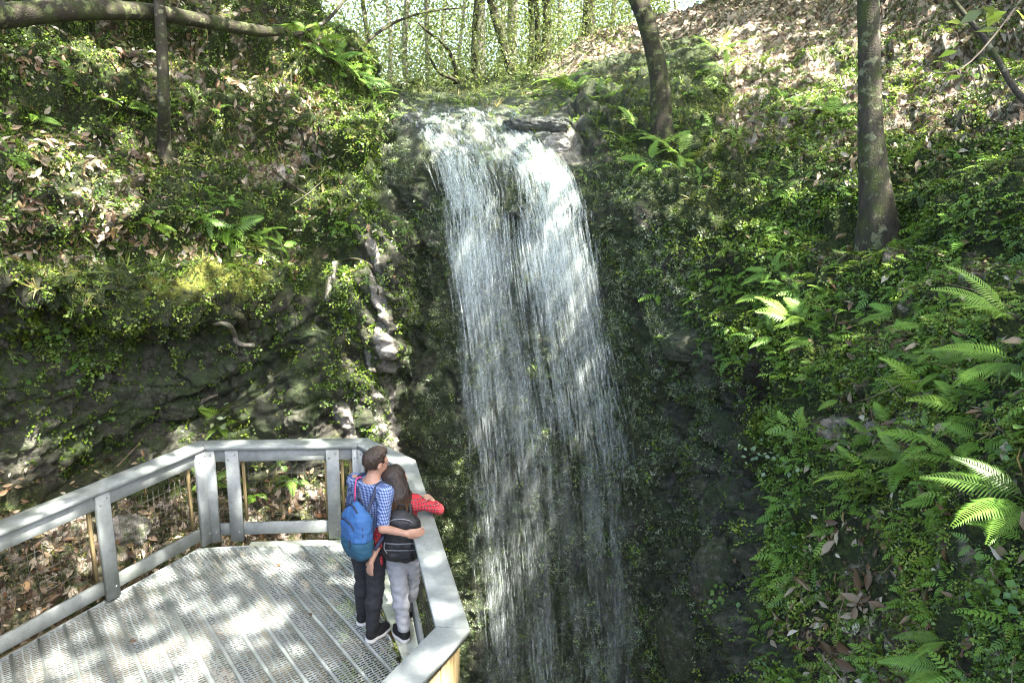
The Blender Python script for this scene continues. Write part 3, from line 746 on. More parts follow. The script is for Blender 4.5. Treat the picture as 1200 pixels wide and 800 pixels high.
def make_hair(name, top, tip, z0, z1):
    t = NT(name); P = t.objco()
    n = t.noise(16, 5, 0.7, t.scale(P, (5, 5, 0.6)))
    z = t.n('SeparateXYZ', {0: P}).outputs[2]
    f = t.n('MapRange', {0: z, 1: z0, 2: z1}).outputs[0]
    f = t.math('ADD', f, t.math('MULTIPLY', t.math('SUBTRACT', n, .5), .5))
    t.done(t.mix(t.ramp(n, [(.35, (0, 0, 0)), (.7, (1, 1, 1))]), t.mix(0.5, t.ramp(f, [(0, tip), (1, top)]), (0, 0, 0)), t.ramp(f, [(0, tip), (1, top)])), 0.45, 0.5)
    t.bump(n, 0.9, 0.012); return t.mat
M['hair_m'] = make_hair('dark_brown_hair', (0.045, 0.026, 0.015), (0.03, 0.018, 0.01), 1.4, 1.7)
M['hair_w'] = make_hair('dark_hair_light_tips', (0.026, 0.015, 0.010), (0.22, 0.115, 0.055), 1.15, 1.34)

def foot(root, heel, d, L, mat_shoe, ankle, g=1.0):
    r, f, z = frame(d); h = np.array([heel[0], heel[1], 0.0])
    up = union([cone(h + f * .045 + z * .062, h + f * L * .55 + z * .052, .040, .043), cone(h + f * L * .5 + z * .05, h + f * (L - .05) + z * .042, .044, .036), cone(h + f * .05 + z * .06, np.array([ankle[0], ankle[1], .125]), .040, .042)], .03)
    lo, hi = h - .16, h + .40; lo[2] = -.01; hi[2] = .2
    o = sdf_mesh('shoe', lambda P: cut(P, up(P), [0, 0, 0.024], [0, 0, -1]), lo, hi, .007, mat_shoe, root)
    so = lambda P: np.maximum(np.maximum(up(P * np.array([1, 1, 0], np.float32) + np.array([0, 0, .045], np.float32)) - .005, P[:, 2] - .026), .002 - P[:, 2])
    V, F = surfnet(so, lo, hi, .007); build('sole', V - root_loc(o), F, M['sole'], o, True)

def head_sdf(c, fdir, tilt=0.0, s=1.0):
    r, f, z = frame(fdir)
    z2 = z * math.cos(tilt) + r * math.sin(tilt); r2 = r * math.cos(tilt) - z * math.sin(tilt)
    R = np.stack([r2, f, z2], 1).astype(np.float32); c = np.asarray(c, float)
    L = lambda x, y, q: c + (r2 * x + f * y + z2 * q) * s
    e = lambda p, rr: ell(L(*p), np.array(rr) * s, R)
    parts = [e((0, -.012, .025), (.076, .094, .092)), e((0, .03, -.045), (.058, .062, .072)), cone(L(0, .05, -.085), L(0, .062, -.088), .028 * s, .022 * s),
             e((0, .085, .02), (.05, .018, .016)), cone(L(0, .088, .008), L(0, .112, -.03), .011 * s, .015 * s),
             e((-.024, .088, -.066), (.014, .009, .006)), e((.0, .093, -.064), (.02, .009, .006)), e((0, .09, -.074), (.02, .009, .007))]
    ears = [e((q * .078, -.006, -.005), (.011, .021, .031)) for q in (-1, 1)]
    eyes = [e((q * .031, .083, .004), (.013, .008, .009)) for q in (-1, 1)]
    return union(parts, .022), union(ears, .006), union(eyes, .005), L, R
def hand_parts(wrist, d, palm_n, s, curl=0.5, thumb=1):
    """palm plus five bent fingers; d = pointing direction, palm_n = direction the palm faces"""
    d = np.asarray(d, float); d /= np.linalg.norm(d); n = np.asarray(palm_n, float); n -= d * (n @ d); n /= np.linalg.norm(n); w = np.cross(d, n)
    wr = np.asarray(wrist, float); R = np.stack([w, d, n], 1).astype(np.float32)
    out = [ell(wr + d * .045 * s, np.array([.040, .052, .017]) * s, R)]
    fing = []
    for q, (x, L) in enumerate(((-.030, .068), (-.010, .078), (.011, .072), (.030, .056))):
        b = wr + (d * .083 + w * x) * s; p = b; ang = curl * .35
        for L2, r0, r1, da in ((L * .45, .0098, .009, curl * .5), (L * .32, .009, .0082, curl * .6), (L * .25, .0082, .007, 0)):
            nx = p + (d * math.cos(ang) + n * math.sin(ang)) * L2 * s; fing.append(cone(p, nx, r0 * s, r1 * s)); p = nx; ang += da
    tb = wr + (d * .022 + w * -.032 * thumb) * s; t1 = tb + (d * .032 + w * -.022 * thumb + n * .014) * s; t2 = t1 + (d * .028 + w * -.006 * thumb + n * .012) * s
    fing += [cone(tb, t1, .013 * s, .0105 * s), cone(t1, t2, .0105 * s, .0085 * s)]
    return union(out), union(fing, .004)

def person(label, J, sizes, mats, group=None):
    """J: joints in world metres. One continuous body, clothes as children."""
    root = thing('person', label, 'person', J['root'])
    S = sizes; fwd = J['fwd']; r, f, z = frame(fwd)
    Rt = np.stack([r, f, z], 1).astype(np.float32)
    head, ears, eyes, HL, HR = head_sdf(J['head'], J['look'], J.get('tilt', 0), S['head'])
    pel, che, nk = J['pelvis'], J['chest'], J['neck']
    tors = [ell(pel, (S['hip'], .105, .12), Rt), ell((pel + che) / 2, (S['waist'], .092, .2), Rt), ell(che, (S['chestw'], .11, .17), Rt),
            cone(J['shR'], J['shL'], .058, .058), cone(che + z * .08, nk, .085, .055)]
    torso = union(tors, .05)
    neck = cone(nk - z * .03, J['head'] - z * .05 - HR[:, 1] * .01, S['neck'], S['neck'] * .92)
    arms, ups, fores = [], [], []
    hands, fings = [], []
    for sd in 'RL':
        sh, el, wr = J['sh' + sd], J['el' + sd], J['wr' + sd]
        ups.append(cone(sh, el, S['arm'], S['arm'] * .76)); fores.append(cone(el, wr, S['arm'] * .78, S['arm'] * .52))
        a, b = hand_parts(wr, *J['hand' + sd]); hands.append(a); fings.append(b)
    legs = []
    thigh = []
    for sd in 'RL':
        hp, kn, an = J['hip' + sd], J['kn' + sd], J['an' + sd]
        calf = kn + (an - kn) * .33 - f * .012
        legs.append(union([cone(hp, kn, S['thigh'], S['thigh'] * .66), cone(kn, calf, S['thigh'] * .64, S['thigh'] * .62), cone(calf, an, S['thigh'] * .62, S['thigh'] * .42)], .03))
    bodyf = lambda P: smin(smin(smin(union([torso, neck] , .04)(P), union([head], .02)(P), .02), ears(P), .006),
                           smin(smin(union(legs, .01)(P), union(ups, .01)(P), .02), smin(union(fores, .01)(P), smin(union(hands, .01)(P), union(fings, .003)(P), .008), .015), .02), .03)
    allj = np.array([J[k] for k in J if isinstance(J[k], np.ndarray) and J[k].shape == (3,) and k not in ('fwd', 'root', 'look')])
    lo, hi = allj.min(0) - .17, allj.max(0) + .17; lo[2] = .05
    body = sdf_mesh('body', bodyf, lo, hi, .0085, mats['skin'], root)
    # eyes
    V, F = surfnet(lambda P: eyes(P), J['head'] - .14, J['head'] + .14, .005); build('eye', V - root_loc(root), F, M['sole'], root, True)
    # trousers
    wst = J['waist_z']
    trous = lambda P: np.maximum(np.maximum(smin(union(legs, .012)(P, .018), np.maximum(torso(P, .016), P[:, 2] - wst), .03) + .006 * nz(P, 22, 3) + .009 * nz(P * np.array([1, 1, 2.2], np.float32), 13, 4), P[:, 2] - wst), J['hem_z'] - P[:, 2])
    l2, h2 = lo.copy(), hi.copy(); h2[2] = wst + .03; l2[2] = J['hem_z'] - .02
    for k in (0, 1): l2[k] = min(J['anR'][k], J['anL'][k], pel[k]) - .24; h2[k] = max(J['anR'][k], J['anL'][k], pel[k]) + .24
    sdf_mesh('trousers', trous, l2, h2, .0085, mats['trousers'], root)
    # shirt
    def shirt(P):
        sl = []
        for sd, u, fo in zip('RL', ups, fores):
            el, wr, sh = J['el' + sd], J['wr' + sd], J['sh' + sd]; fr = J['sleeve' + sd]
            if fr <= 1: d = cut(P, u(P, .013), sh + (el - sh) * fr, (el - sh) / np.linalg.norm(el - sh))
            else: d = smin(u(P, .013), cut(P, fo(P, .013), el + (wr - el) * (fr - 1), (wr - el) / np.linalg.norm(wr - el)), .02)
            sl.append(d)
        t = np.maximum(torso(P, .016), J['shirt_z'] - P[:, 2])
        d = smin(t, np.minimum(sl[0], sl[1]), .03)
        d = d + .009 * nz(P, 17, 7) + .006 * nz(P * np.array([1.6, 1.6, .8], np.float32), 27, 8)
        return cut(P, d, nk + z * .012, (z * .96 - f * .25))
    l3, h3 = lo.copy(), hi.copy(); l3[2] = J['shirt_z'] - .03; h3[2] = nk[2] + .1
    sdf_mesh('shirt', shirt, l3, h3, .0085, mats['shirt'], root)
    for sd in 'RL': foot(root, J['heel' + sd], J['toe' + sd] - J['heel' + sd], S['foot'], M['shoe'], J['an' + sd])
    return root, HL, HR, dict(torso=torso, r=r, f=f, z=z, Rt=Rt)

A3 = lambda *a: np.array(a, float)
# ---- the man
mf = A3(.5, .87, 0); r, f, z = frame(mf)
M0 = A3(-1.19, 5.24, 0)
Lm = lambda x, y, q, o=0.0: M0 + r * x + f * y + z * q + A3(o, 0, 0)
J = dict(root=M0, fwd=mf, look=A3(.80, .72, 0), tilt=.08)
J['pelvis'] = Lm(0, 0, .93, .01); J['chest'] = Lm(0, .02, 1.24, .04); J['neck'] = Lm(0, .01, 1.455, .06); J['head'] = Lm(.0, .03, 1.605, .075)
J['shR'] = Lm(.165, -.01, 1.385, .05); J['shL'] = Lm(-.165, .0, 1.405, .05)
J['heelR'], J['toeR'] = on_z(430, 753, 0), on_z(452, 738, 0); J['heelL'], J['toeL'] = on_z(421, 734, 0), on_z(433, 720, 0)
ad = lambda h, t: h + (t - h) / np.linalg.norm(t - h) * .06 + z * .09
J['anR'], J['anL'] = ad(J['heelR'], J['toeR']), ad(J['heelL'], J['toeL'])
J['hipR'], J['hipL'] = Lm(.085, 0, .87, .01), Lm(-.085, 0, .87, .01)
J['knR'] = (J['hipR'] + J['anR']) / 2 + f * .03; J['knL'] = (J['hipL'] + J['anL']) / 2 + f * .035
J['elR'] = on_y(449, 619, 4.98); J['wrR'] = on_y(476, 625, 4.885); J['handR'] = (A3(.98, .12, .05), A3(.05, .95, .1), 1.0, .75, 1)
J['elL'] = Lm(-.25, .06, 1.13, .03); J['wrL'] = Lm(-.15, .22, 1.27, .04); J['handL'] = (A3(.3, .1, .9), A3(.6, -.6, 0), 1.0, 1.2, 1)
J['sleeveR'], J['sleeveL'] = .93, .93
J['waist_z'], J['hem_z'], J['shirt_z'] = .99, .11, .90
man, HL, HR, tm = person('man in blue gingham shirt and black jeans, arm around the woman', J, dict(head=1.0, hip=.155, waist=.135, chestw=.16, neck=.056, arm=.047, thigh=.082, foot=.275), dict(skin=M['skin'], trousers=M['blackjeans'], shirt=M['blueplaid']))
man['group'] = 'couple on the platform'
def man_hair(P):
    q = (P - np.asarray(J['head'], np.float32)) @ HR
    d = ell((0, -.018, .034), (.0, .0, .0) + np.array([.083, .102, .094]))(q)
    d = smin(d, ell((0, .035, .098), (.062, .062, .032))(q), .03)
    d = d + .006 * nz(P, 42, 2) + .005 * nz(P, 85, 5)
    d = np.maximum(d, (q[:, 1] - .045) - np.maximum(0, (q[:, 2] - .045)) * 1.8)
    d = np.maximum(d, -(q[:, 2] + .065 - .35 * np.maximum(0, q[:, 1])))
    ear = np.linalg.norm((np.abs(q) - np.array([.082, .0, .0], np.float32)) * np.array([1, 1, .8], np.float32), axis=1) - .026
    ear = np.where(q[:, 2] < .03, ear, 1)
    return np.maximum(d, -ear)
sdf_mesh('hair', man_hair, J['head'] - .16, J['head'] + .17, .005, M['hair_m'], man)
Vn, Fn = surfnet(lambda P: cut(P, np.maximum(cone(J['neck'] - z * .035, J['neck'] + z * .02, .084, .066)(P), .0 * P[:, 0] - 1), J['neck'] + z * .012, z * .95 - f * .3), J['neck'] - .15, J['neck'] + .12, .008)
build('tshirt_collar', Vn - root_loc(man), Fn, M['tshirt'], man, True)

# ---- backpacks (worn, so things of their own)
def make_zip(name, pts, rr, mat, parent):
    V, F, c = tube(pts, [rr] * len(pts), 6, sub=3); return build(name, V - root_loc(parent), [F, c], mat, parent, True)
M['bagblue'] = mat_plain('bright_blue_nylon', (0.03, 0.10, 0.255), 0.8, 0.2, 30, 0.15)
M['bagteal'] = mat_plain('dark_teal_nylon', (0.014, 0.066, 0.11), 0.8, 0.2, 30, 0.15)
M['bagblack'] = mat_plain('black_nylon', (0.010, 0.010, 0.011), 0.6, 0.3, 30, 0.2)
M['bagnavy'] = mat_plain('navy_webbing', (0.02, 0.026, 0.055), 0.7, 0.3, 60)
M['zip'] = mat_plain('grey_zip', (0.18, 0.18, 0.19), 0.4, 0.2, 60)
M['pink'] = mat_plain('pink_webbing', (0.6, 0.06, 0.16), 0.7)
def backpack(label, centre, out, up, dims, kind, sh, chest):
    """out: direction away from the wearer's back"""
    out = np.asarray(out, float); out /= np.linalg.norm(out); up = np.asarray(up, float); up -= out * (up @ out); up /= np.linalg.norm(up); sd = np.cross(up, out)
    R = np.stack([sd, out, up], 1).astype(np.float32); c = np.asarray(centre, float); w, d, h = dims
    root = thing('backpack', label, 'backpack', c)
    Lb = lambda x, y, q: c + sd * x + out * y + up * q
    bodyf = union([rbox(Lb(0, 0, -h * .08), (w, d, h * .78), .075, R), ell(Lb(0, 0, h * .35), (w * .92, d * .95, h * .62), R), ell(Lb(0, d * .15, -h * .45), (w * 1.06, d * 1.0, h * .48), R)], .05)
    lo, hi = c - .36, c + .36
    wr = lambda P: .011 * nz(P, 11, 12) + .006 * nz(P, 26, 13) + .005 * nz(P * np.array([1, 1, 2.5], np.float32), 17, 15)
    if kind == 'blue':
        sdf_mesh('bag_body', lambda P: np.maximum(bodyf(P) + wr(P), -((P - c.astype(np.float32)) @ up.astype(np.float32)) - h * .22), lo, hi, .009, M['bagblue'], root)
        sdf_mesh('bag_base', lambda P: np.maximum(bodyf(P, .003) + wr(P), ((P - c.astype(np.float32)) @ up.astype(np.float32)) + h * .22), lo, hi, .009, M['bagteal'], root)
        pk = union([rbox(Lb(-.01, d * .80, -.02), (w * .74, d * .42, h * .52), .045, R)], .02)
        top, low = M['bagblue'], M['bagteal']
        sdf_mesh('pocket', lambda P: np.maximum(pk(P) + wr(P), -((P - c.astype(np.float32)) @ up.astype(np.float32)) - h * .20), lo, hi, .008, top, root)
        sdf_mesh('pocket_base', lambda P: np.maximum(pk(P, .002) + wr(P), ((P - c.astype(np.float32)) @ up.astype(np.float32)) + h * .20), lo, hi, .008, low, root)
        make_zip('zipper', [Lb(-w * .72, d * 1.0, h * .30), Lb(-w * .4, d * 1.17, h * .47), Lb(0, d * 1.2, h * .50), Lb(w * .45, d * 1.15, h * .46), Lb(w * .75, d * .98, h * .25)], .006, M['bagnavy'], root)
        make_zip('zipper', [Lb(-w * .95, d * .35, h * .3), Lb(-w * .7, d * .45, h * .72), Lb(0, d * .5, h * .96), Lb(w * .7, d * .45, h * .72), Lb(w * .99, d * .35, h * .3), Lb(w * 1.03, d * .4, -h * .3)], .008, M['bagnavy'], root)
        make_zip('zipper_pull', [Lb(w * .5, d * 1.2, -h * .1), Lb(w * .48, d * 1.27, -h * .22), Lb(w * .5, d * 1.24, -h * .36)], .006, M['bagnavy'], root)
        smat = M['bagnavy']
    else:
        sdf_mesh('bag_body', lambda P: bodyf(P) + wr(P), lo, hi, .009, M['bagblack'], root)
        sdf_mesh('pocket', lambda P: rbox(Lb(0, d * .9, -h * .42), (w * .8, d * .42, h * .40), .05, R)(P) + wr(P), lo, hi, .008, M['bagblack'], root)
        sdf_mesh('flap', lambda P: rbox(Lb(0, d * .62, h * .42), (w * .72, d * .42, h * .33), .05, R)(P) + wr(P), lo, hi, .008, M['bagblack'], root)
        make_zip('zipper', [Lb(-w * .70, d * .80, h * .38), Lb(-w * .5, d * .98, h * .68), Lb(0, d * 1.02, h * .76), Lb(w * .5, d * .98, h * .70), Lb(w * .7, d * .8, h * .58)], .0045, M['zip'], root)
        make_zip('zipper', [Lb(-w * .8, d * 1.1, -h * .12), Lb(0, d * 1.33, -h * .10), Lb(w * .8, d * 1.1, -h * .12)], .0045, M['zip'], root)
        make_zip('piping', [Lb(-w * .8, d * 1.15, -h * .36), Lb(0, d * 1.36, -h * .34), Lb(w * .8, d * 1.15, -h * .36)], .0035, M['zip'], root)
        make_zip('zipper_pull', [Lb(-w * .85, d * .9, -h * .1), Lb(-w * .9, d * 1.0, -h * .3), Lb(-w * .72, d * 1.1, -h * .5)], .004, M['zip'], root)
        smat = M['bagblack']
    for q, key in ((-1, 'L'), (1, 'R')):
        s = sh[key]; a = Lb(q * w * .5, -d * .6, h * .62); b = np.array(s) + z * .062 - out * .0; fr = np.array(s) - out * .13 - z * .05; en = Lb(q * w * .9, -d * .9, -h * .6)
        P2 = [a, (a + b) / 2 + z * .02, b + out * .02, b - out * .06, fr, (fr + en) / 2 - out * .10, en]
        mb = MB()
        V, F, cc = tube(P2, [.016] * 7, 6, sub=4); 
        build('strap', V - root_loc(root), [F, cc], smat, root, True)
    V, F, cc = tube([Lb(-.03, -d * .5, h * .88), Lb(-.02, -d * .4, h * 1.06), Lb(.02, -d * .4, h * 1.06), Lb(.03, -d * .5, h * .88)], [.008] * 4, 6, sub=3)
    build('handle', V - root_loc(root), [F, cc], smat, root, True)
    return root
bk = -tm['f']
bc = on_y(419, 621, 5.02)
bag1 = backpack('blue and teal backpack worn by the man', bc, -tm['f'] - tm['r'] * .35, A3(.05, .10, 1), (.142, .085, .245), 'blue', dict(L=J['shL'] + tm['r'] * .06, R=J['shR'] - tm['r'] * .06), J['chest'])
V, F, cc = tube([J['shL'] + z * .075 + tm['r'] * .10 - tm['f'] * .03, J['shL'] + z * .06 + tm['r'] * .075 - tm['f'] * .075, J['chest'] + z * .05 - tm['r'] * .06 - tm['f'] * .135], [.006] * 3, 5, sub=3)
build('strap', V - root_loc(bag1), [F, cc], M['pink'], bag1, True)

# ---- the woman
wf = A3(.06, 1, 0); r, f, z = frame(wf)
W0 = A3(-.885, 5.30, 0)
Lw = lambda x, y, q, o=0.0: W0 + r * x + f * y + z * q + A3(o, 0, 0)
J = dict(root=W0, fwd=wf, look=A3(.75, .75, 0), tilt=-.10)
J['pelvis'] = Lw(0, 0, .84, .0); J['chest'] = Lw(0, .01, 1.12, -.035); J['neck'] = Lw(0, .01, 1.305, -.055); J['head'] = Lw(0, .03, 1.435, -.065)
J['shR'] = Lw(.14, 0, 1.245, -.035); J['shL'] = Lw(-.14, 0, 1.255, -.05)
J['heelR'], J['toeR'] = on_z(478, 753, 0), on_z(459, 736, 0); J['heelL'], J['toeL'] = on_z(481, 728, 0), on_z(476, 712, 0)
ad = lambda h, t: h + (t - h) / np.linalg.norm(t - h) * .055 + z * .09
J['anR'], J['anL'] = ad(J['heelR'], J['toeR']), ad(J['heelL'], J['toeL'])
# the planted foot is crossed in front: left leg carries it
J['hipR'], J['hipL'] = Lw(-.075, -.01, .78), Lw(.08, .01, .78)
J['knR'] = (J['hipR'] + J['anR']) / 2 + f * .02 + r * .0; J['knL'] = (J['hipL'] + J['anL']) / 2 + f * .04
J['elR'] = on_z(514, 596, 1.185); J['wrR'] = on_z(505, 585, 1.165); J['handR'] = (A3(-.55, .8, -.03), A3(0, 0, -1), .93, .35, -1)
J['elL'] = on_y(444, 636, 5.10); J['wrL'] = on_y(434.5, 659, 5.02); J['handL'] = (A3(-.15, .12, -1), A3(.5, .8, 0), .92, .45, 1)
J['sleeveR'], J['sleeveL'] = 1.45, 1.08
J['waist_z'], J['hem_z'], J['shirt_z'] = .90, .10, .80
woman, HL, HR, tw = person('woman with long dark hair, red plaid shirt and grey trousers leaning on the rail', J, dict(head=.95, hip=.155, waist=.115, chestw=.135, neck=.045, arm=.041, thigh=.078, foot=.25), dict(skin=M['skin_w'], trousers=M['greyjeans'], shirt=M['redplaid']))
woman['group'] = 'couple on the platform'
hc = J['head'].astype(np.float32)
def woman_hair(P):
    q = (P - hc) @ HR
    d = ell((0, -.016, .036), (.082, .102, .092))(q)
    d = np.maximum(d, (q[:, 1] - .05) - np.maximum(0, (q[:, 2] - .03)) * 2.0)
    b = [cone(hc + A3(-.01, -.045, .03), hc + A3(.02, -.075, -.12), .086, .112), cone(hc + A3(.02, -.075, -.12), hc + A3(.06, -.10, -.265), .108, .085),
         cone(hc + A3(-.02, -.06, -.10), hc + A3(-.02, -.11, -.245), .085, .062), cone(hc + A3(.04, -.05, -.06), hc + A3(.115, -.075, -.24), .07, .05)]
    d = smin(d, union(b, .04)(P), .03)
    st = perlin(P * np.array([60, 60, 6], np.float32), 3); st2 = perlin(P * np.array([25, 25, 5], np.float32), 8)
    return d + .006 * st + .008 * st2
sdf_mesh('hair', woman_hair, J['head'] - A3(.2, .3, .38), J['head'] + A3(.25, .2, .17), .006, M['hair_w'], woman)
# loose tail of the red shirt
Vt, Ft = surfnet(lambda P: ell(on_y(447, 657, 5.12), (.016, .02, .05))(P) + .006 * nz(P, 30, 4), on_y(447, 657, 5.12) - .1, on_y(447, 657, 5.12) + .1, .007)
build('shirt_tail', Vt - root_loc(woman), Ft, M['redplaid'], woman, True)
bag2 = backpack('black backpack with grey zips worn by the woman', on_y(470.5, 627, 5.10), A3(.02, -1, .03), A3(-.02, -.03, 1), (.148, .075, .24), 'black', dict(L=J['shL'] + r * .05, R=J['shR'] - r * .05), J['chest'])
for k in (1,): pass

# ------------------------------------------------------------------ waterfall
GUIDES = [  # px, py, horizontal distance; None = just in front of the rock
    [(488, 129, None), (486, 150, None), (496, 169, None), (511, 188, 11.0), (524, 230, 10.75), (530, 270, 10.65), (545, 400, 10.35), (557, 560, 9.95), (572, 760, 9.45), (590, 1040, 8.9)],
    [(523, 128, None), (535, 152, None), (545, 172, None), (556, 192, 10.95), (564, 230, 10.7), (570, 270, 10.55), (585, 400, 10.2), (603, 560, 9.8), (622, 760, 9.3), (632, 1040, 8.7)],
    [(550, 128, None), (566, 150, None), (580, 175, None), (594, 196, 10.95), (603, 235, 10.7), (609, 275, 10.5), (627, 400, 10.15), (648, 560, 9.7), (662, 760, 9.15), (672, 1040, 8.6)],
    [(572, 129, None), (600, 150, None), (620, 175, None), (636, 198, 10.9), (646, 235, 10.65), (652, 275, 10.45), (672, 400, 10.1), (692, 560, 9.65), (705, 760, 9.1), (710, 1040, 8.5)],
    [(592, 130, None), (626, 152, None), (650, 174, None), (668, 196, 10.9), (680, 235, 10.65), (688, 275, 10.45), (712, 400, 10.1), (736, 560, 9.65), (744, 760, 9.1), (744, 1040, 8.5)],
]
gp = []
for g in GUIDES:
    row = []
    for px, py, r_ in g:
        if r_ is None:
            p, n_ = hit(px, py); row.append(p + n_ * 0.05)
        else: row.append(at_r(px, py, r_))
    gp.append(row)
gp = np.array(gp)                                       # (5, 10, 3)
GT = catmull(catmull(gp, np.linspace(0, 4, 97)).transpose(1, 0, 2), np.linspace(0, 9, 181)).transpose(1, 0, 2)   # (97, 181, 3)
def fall(s, t):
    """s across 0..1, t along 0..9 -> points"""
    x = np.clip(np.asarray(s, float) * 96, 0, 95.999); y = np.clip(np.asarray(t, float) * 20, 0, 179.999)
    i, j = x.astype(int), y.astype(int); a = (x - i)[:, None]; b = (y - j)[:, None]
    return (GT[i, j] * (1 - a) + GT[i + 1, j] * a) * (1 - b) + (GT[i, j + 1] * (1 - a) + GT[i + 1, j + 1] * a) * b
def streams(s, t):
    """how much water runs at s across, t down"""
    top = math.exp(-((s - .12) / .13) ** 2) + .4 * math.exp(-((s - .27) / .05) ** 2) + 1.1 * math.exp(-((s - .76) / .19) ** 2) + .08
    if t < 1.6: top += .45 * (1 - t / 1.6)
    low = .42 + .65 * math.exp(-((s - .10) / .06) ** 2) + .18 * math.sin(s * 19 + 1) + .12 * math.sin(s * 43) + .25 * math.exp(-((s - .38) / .09) ** 2) + .2 * math.exp(-((s - .9) / .1) ** 2)
    k = float(sstep(np.array([t]), 5.0, 7.0)[0])
    return top * (1 - k) + low * k
wV, wF, wA = [], [], []; wn_ = 0
def ribbon(P, w, alpha, yaw):
    global wn_
    n = len(P); d = np.gradient(P, axis=0); d /= np.linalg.norm(d, axis=1)[:, None] + 1e-9
    side = np.cross(d, np.array([math.sin(yaw), -math.cos(yaw), 0.3])); side /= np.linalg.norm(side, axis=1)[:, None] + 1e-9
    tt = np.linspace(0, 1, n); prof = np.sin(np.pi * tt) ** 0.7
    ww = (w * (0.55 + 0.45 * prof))[:, None] if np.ndim(w) == 0 else w[:, None]
    V = np.stack([P - side * ww, P + np.cross(side, d) * ww * .35, P + side * ww], 1).reshape(-1, 3)
    a = np.stack([np.zeros(n), alpha * prof, np.zeros(n)], 1).ravel()
    i = np.arange(n - 1) * 3
    F = np.concatenate([np.stack([i, i + 1, i + 4, i + 3], 1), np.stack([i + 1, i + 2, i + 5, i + 4], 1)])
    wV.append(V); wA.append(a); wF.append(F + wn_); wn_ += len(V)
R2 = random.Random(5)
MPT = np.linalg.norm(np.diff(gp.mean(0), axis=0), axis=1)          # metres of fall per step of t
def dtm(t, L): return L / MPT[min(8, int(max(0, t)))]
def strand(t0, t1, s, ds, w, alpha, wob=0.02, n=None):
    n = n or max(5, int((t1 - t0) * 5))
    tt = np.linspace(t0, t1, n); P = fall(s + ds * (tt - t0), tt)
    j = np.array([R2.gauss(0, .10), R2.gauss(0, .10), 0]) * min(1, .25 + t0 / 6)
    ph = 7 * math.sin(s * 11) + R2.random() * 1.5
    P = P + j + np.stack([np.sin(tt * 3 + ph), np.cos(tt * 2.3 + ph), 0 * tt], 1) * (wob + .02)
    ribbon(P, w, alpha, R2.gauss(0, .35))
def burst(s, t, n, ds, sp, lmin, lmax, w0, w1, a0, a1, wob=.01):
    """n streaks round (s, t); sp = spread along the fall and lmin..lmax = lengths, in metres"""
    for _ in range(n):
        t0 = t + dtm(t, R2.gauss(0, sp)); s0 = s + R2.gauss(0, ds)
        if not 0 <= s0 <= 1 or t0 < 0 or t0 > 8.8: continue
        strand(t0, min(9, t0 + dtm(t0, R2.uniform(lmin, lmax))), s0, R2.gauss(0, .006), R2.uniform(w0, w1), R2.uniform(a0, a1), wob, 6)
def run(n, ta, tb, f, fac=1.0):
    q = 0
    while q < n:
        s, t = R2.random(), R2.uniform(ta, tb)
        if R2.random() > streams(s, t) * fac: continue
        f(s, t); q += 1
cumL = np.concatenate([[0], np.cumsum(MPT)])
def t_of(L): return float(np.interp(L, cumL, np.arange(10)))
def runL(n, ta, tb, f, fac=1.0):                         # evenly along the metres of fall
    la, lb = np.interp([ta, tb], np.arange(10), cumL); q = 0
    while q < n:
        s, t = R2.random(), t_of(R2.uniform(la, lb))
        if R2.random() > streams(s, t) * fac: continue
        f(s, t); q += 1
runL(200, 0, 3.0, lambda s, t: burst(s, t, 12, .013, .12, .15, .5, .006, .03, .4, 1.0, .03))
runL(205, 2.4, 5.2, lambda s, t: burst(s, t, 12, .009, .2, .25, .8, .004, .018, .3, 1.0))
runL(220, 4.6, 6.8, lambda s, t: burst(s, t, 11, .010, .2, .15, .6, .003, .014, .25, .9))
runL(340, 6.2, 8.7, lambda s, t: burst(s, t, 10, .012, .2, .10, .45, .003, .011, .2, .8))
for _ in range(900):                                     # faint threads everywhere
    s, t = R2.random(), t_of(R2.uniform(cumL[3], cumL[9] - .3)); strand(t, min(9, t + dtm(t, R2.uniform(.15, .6))), s, R2.gauss(0, .008), R2.uniform(.003, .007), R2.uniform(.15, .5), .008, 5)
for _ in range(1800):                                    # flying drops
    s, t = min(1, max(0, R2.gauss(.5, .34))), t_of(R2.uniform(cumL[3], cumL[9] - .2)); strand(t, min(9, t + dtm(t, R2.uniform(.03, .11))), s, 0, R2.uniform(.0035, .008), R2.uniform(.4, 1), .03, 4)
runL(400, 3.6, 8.7, lambda s, t: strand(t, min(9, t + dtm(t, R2.uniform(.5, 1.6))), s, R2.gauss(0, .01), R2.uniform(.05, .15), R2.uniform(.08, .27), .03, 8))
for s0, ta, tb, n_, w in ((.09, 6.2, 8.6, 36, .024), (.12, 2.8, 4.6, 14, .02), (.36, 6.1, 6.9, 12, .02), (.60, 6.0, 6.5, 6, .02), (.82, 2.6, 3.6, 20, .02), (.30, 7.2, 8.4, 12, .024), (.9, 5.8, 6.6, 9, .02)):
    for _ in range(n_): burst(s0 + R2.gauss(0, .014), R2.uniform(ta, tb), 10, .010, .2, .15, .6, .004, w, .3, .9)
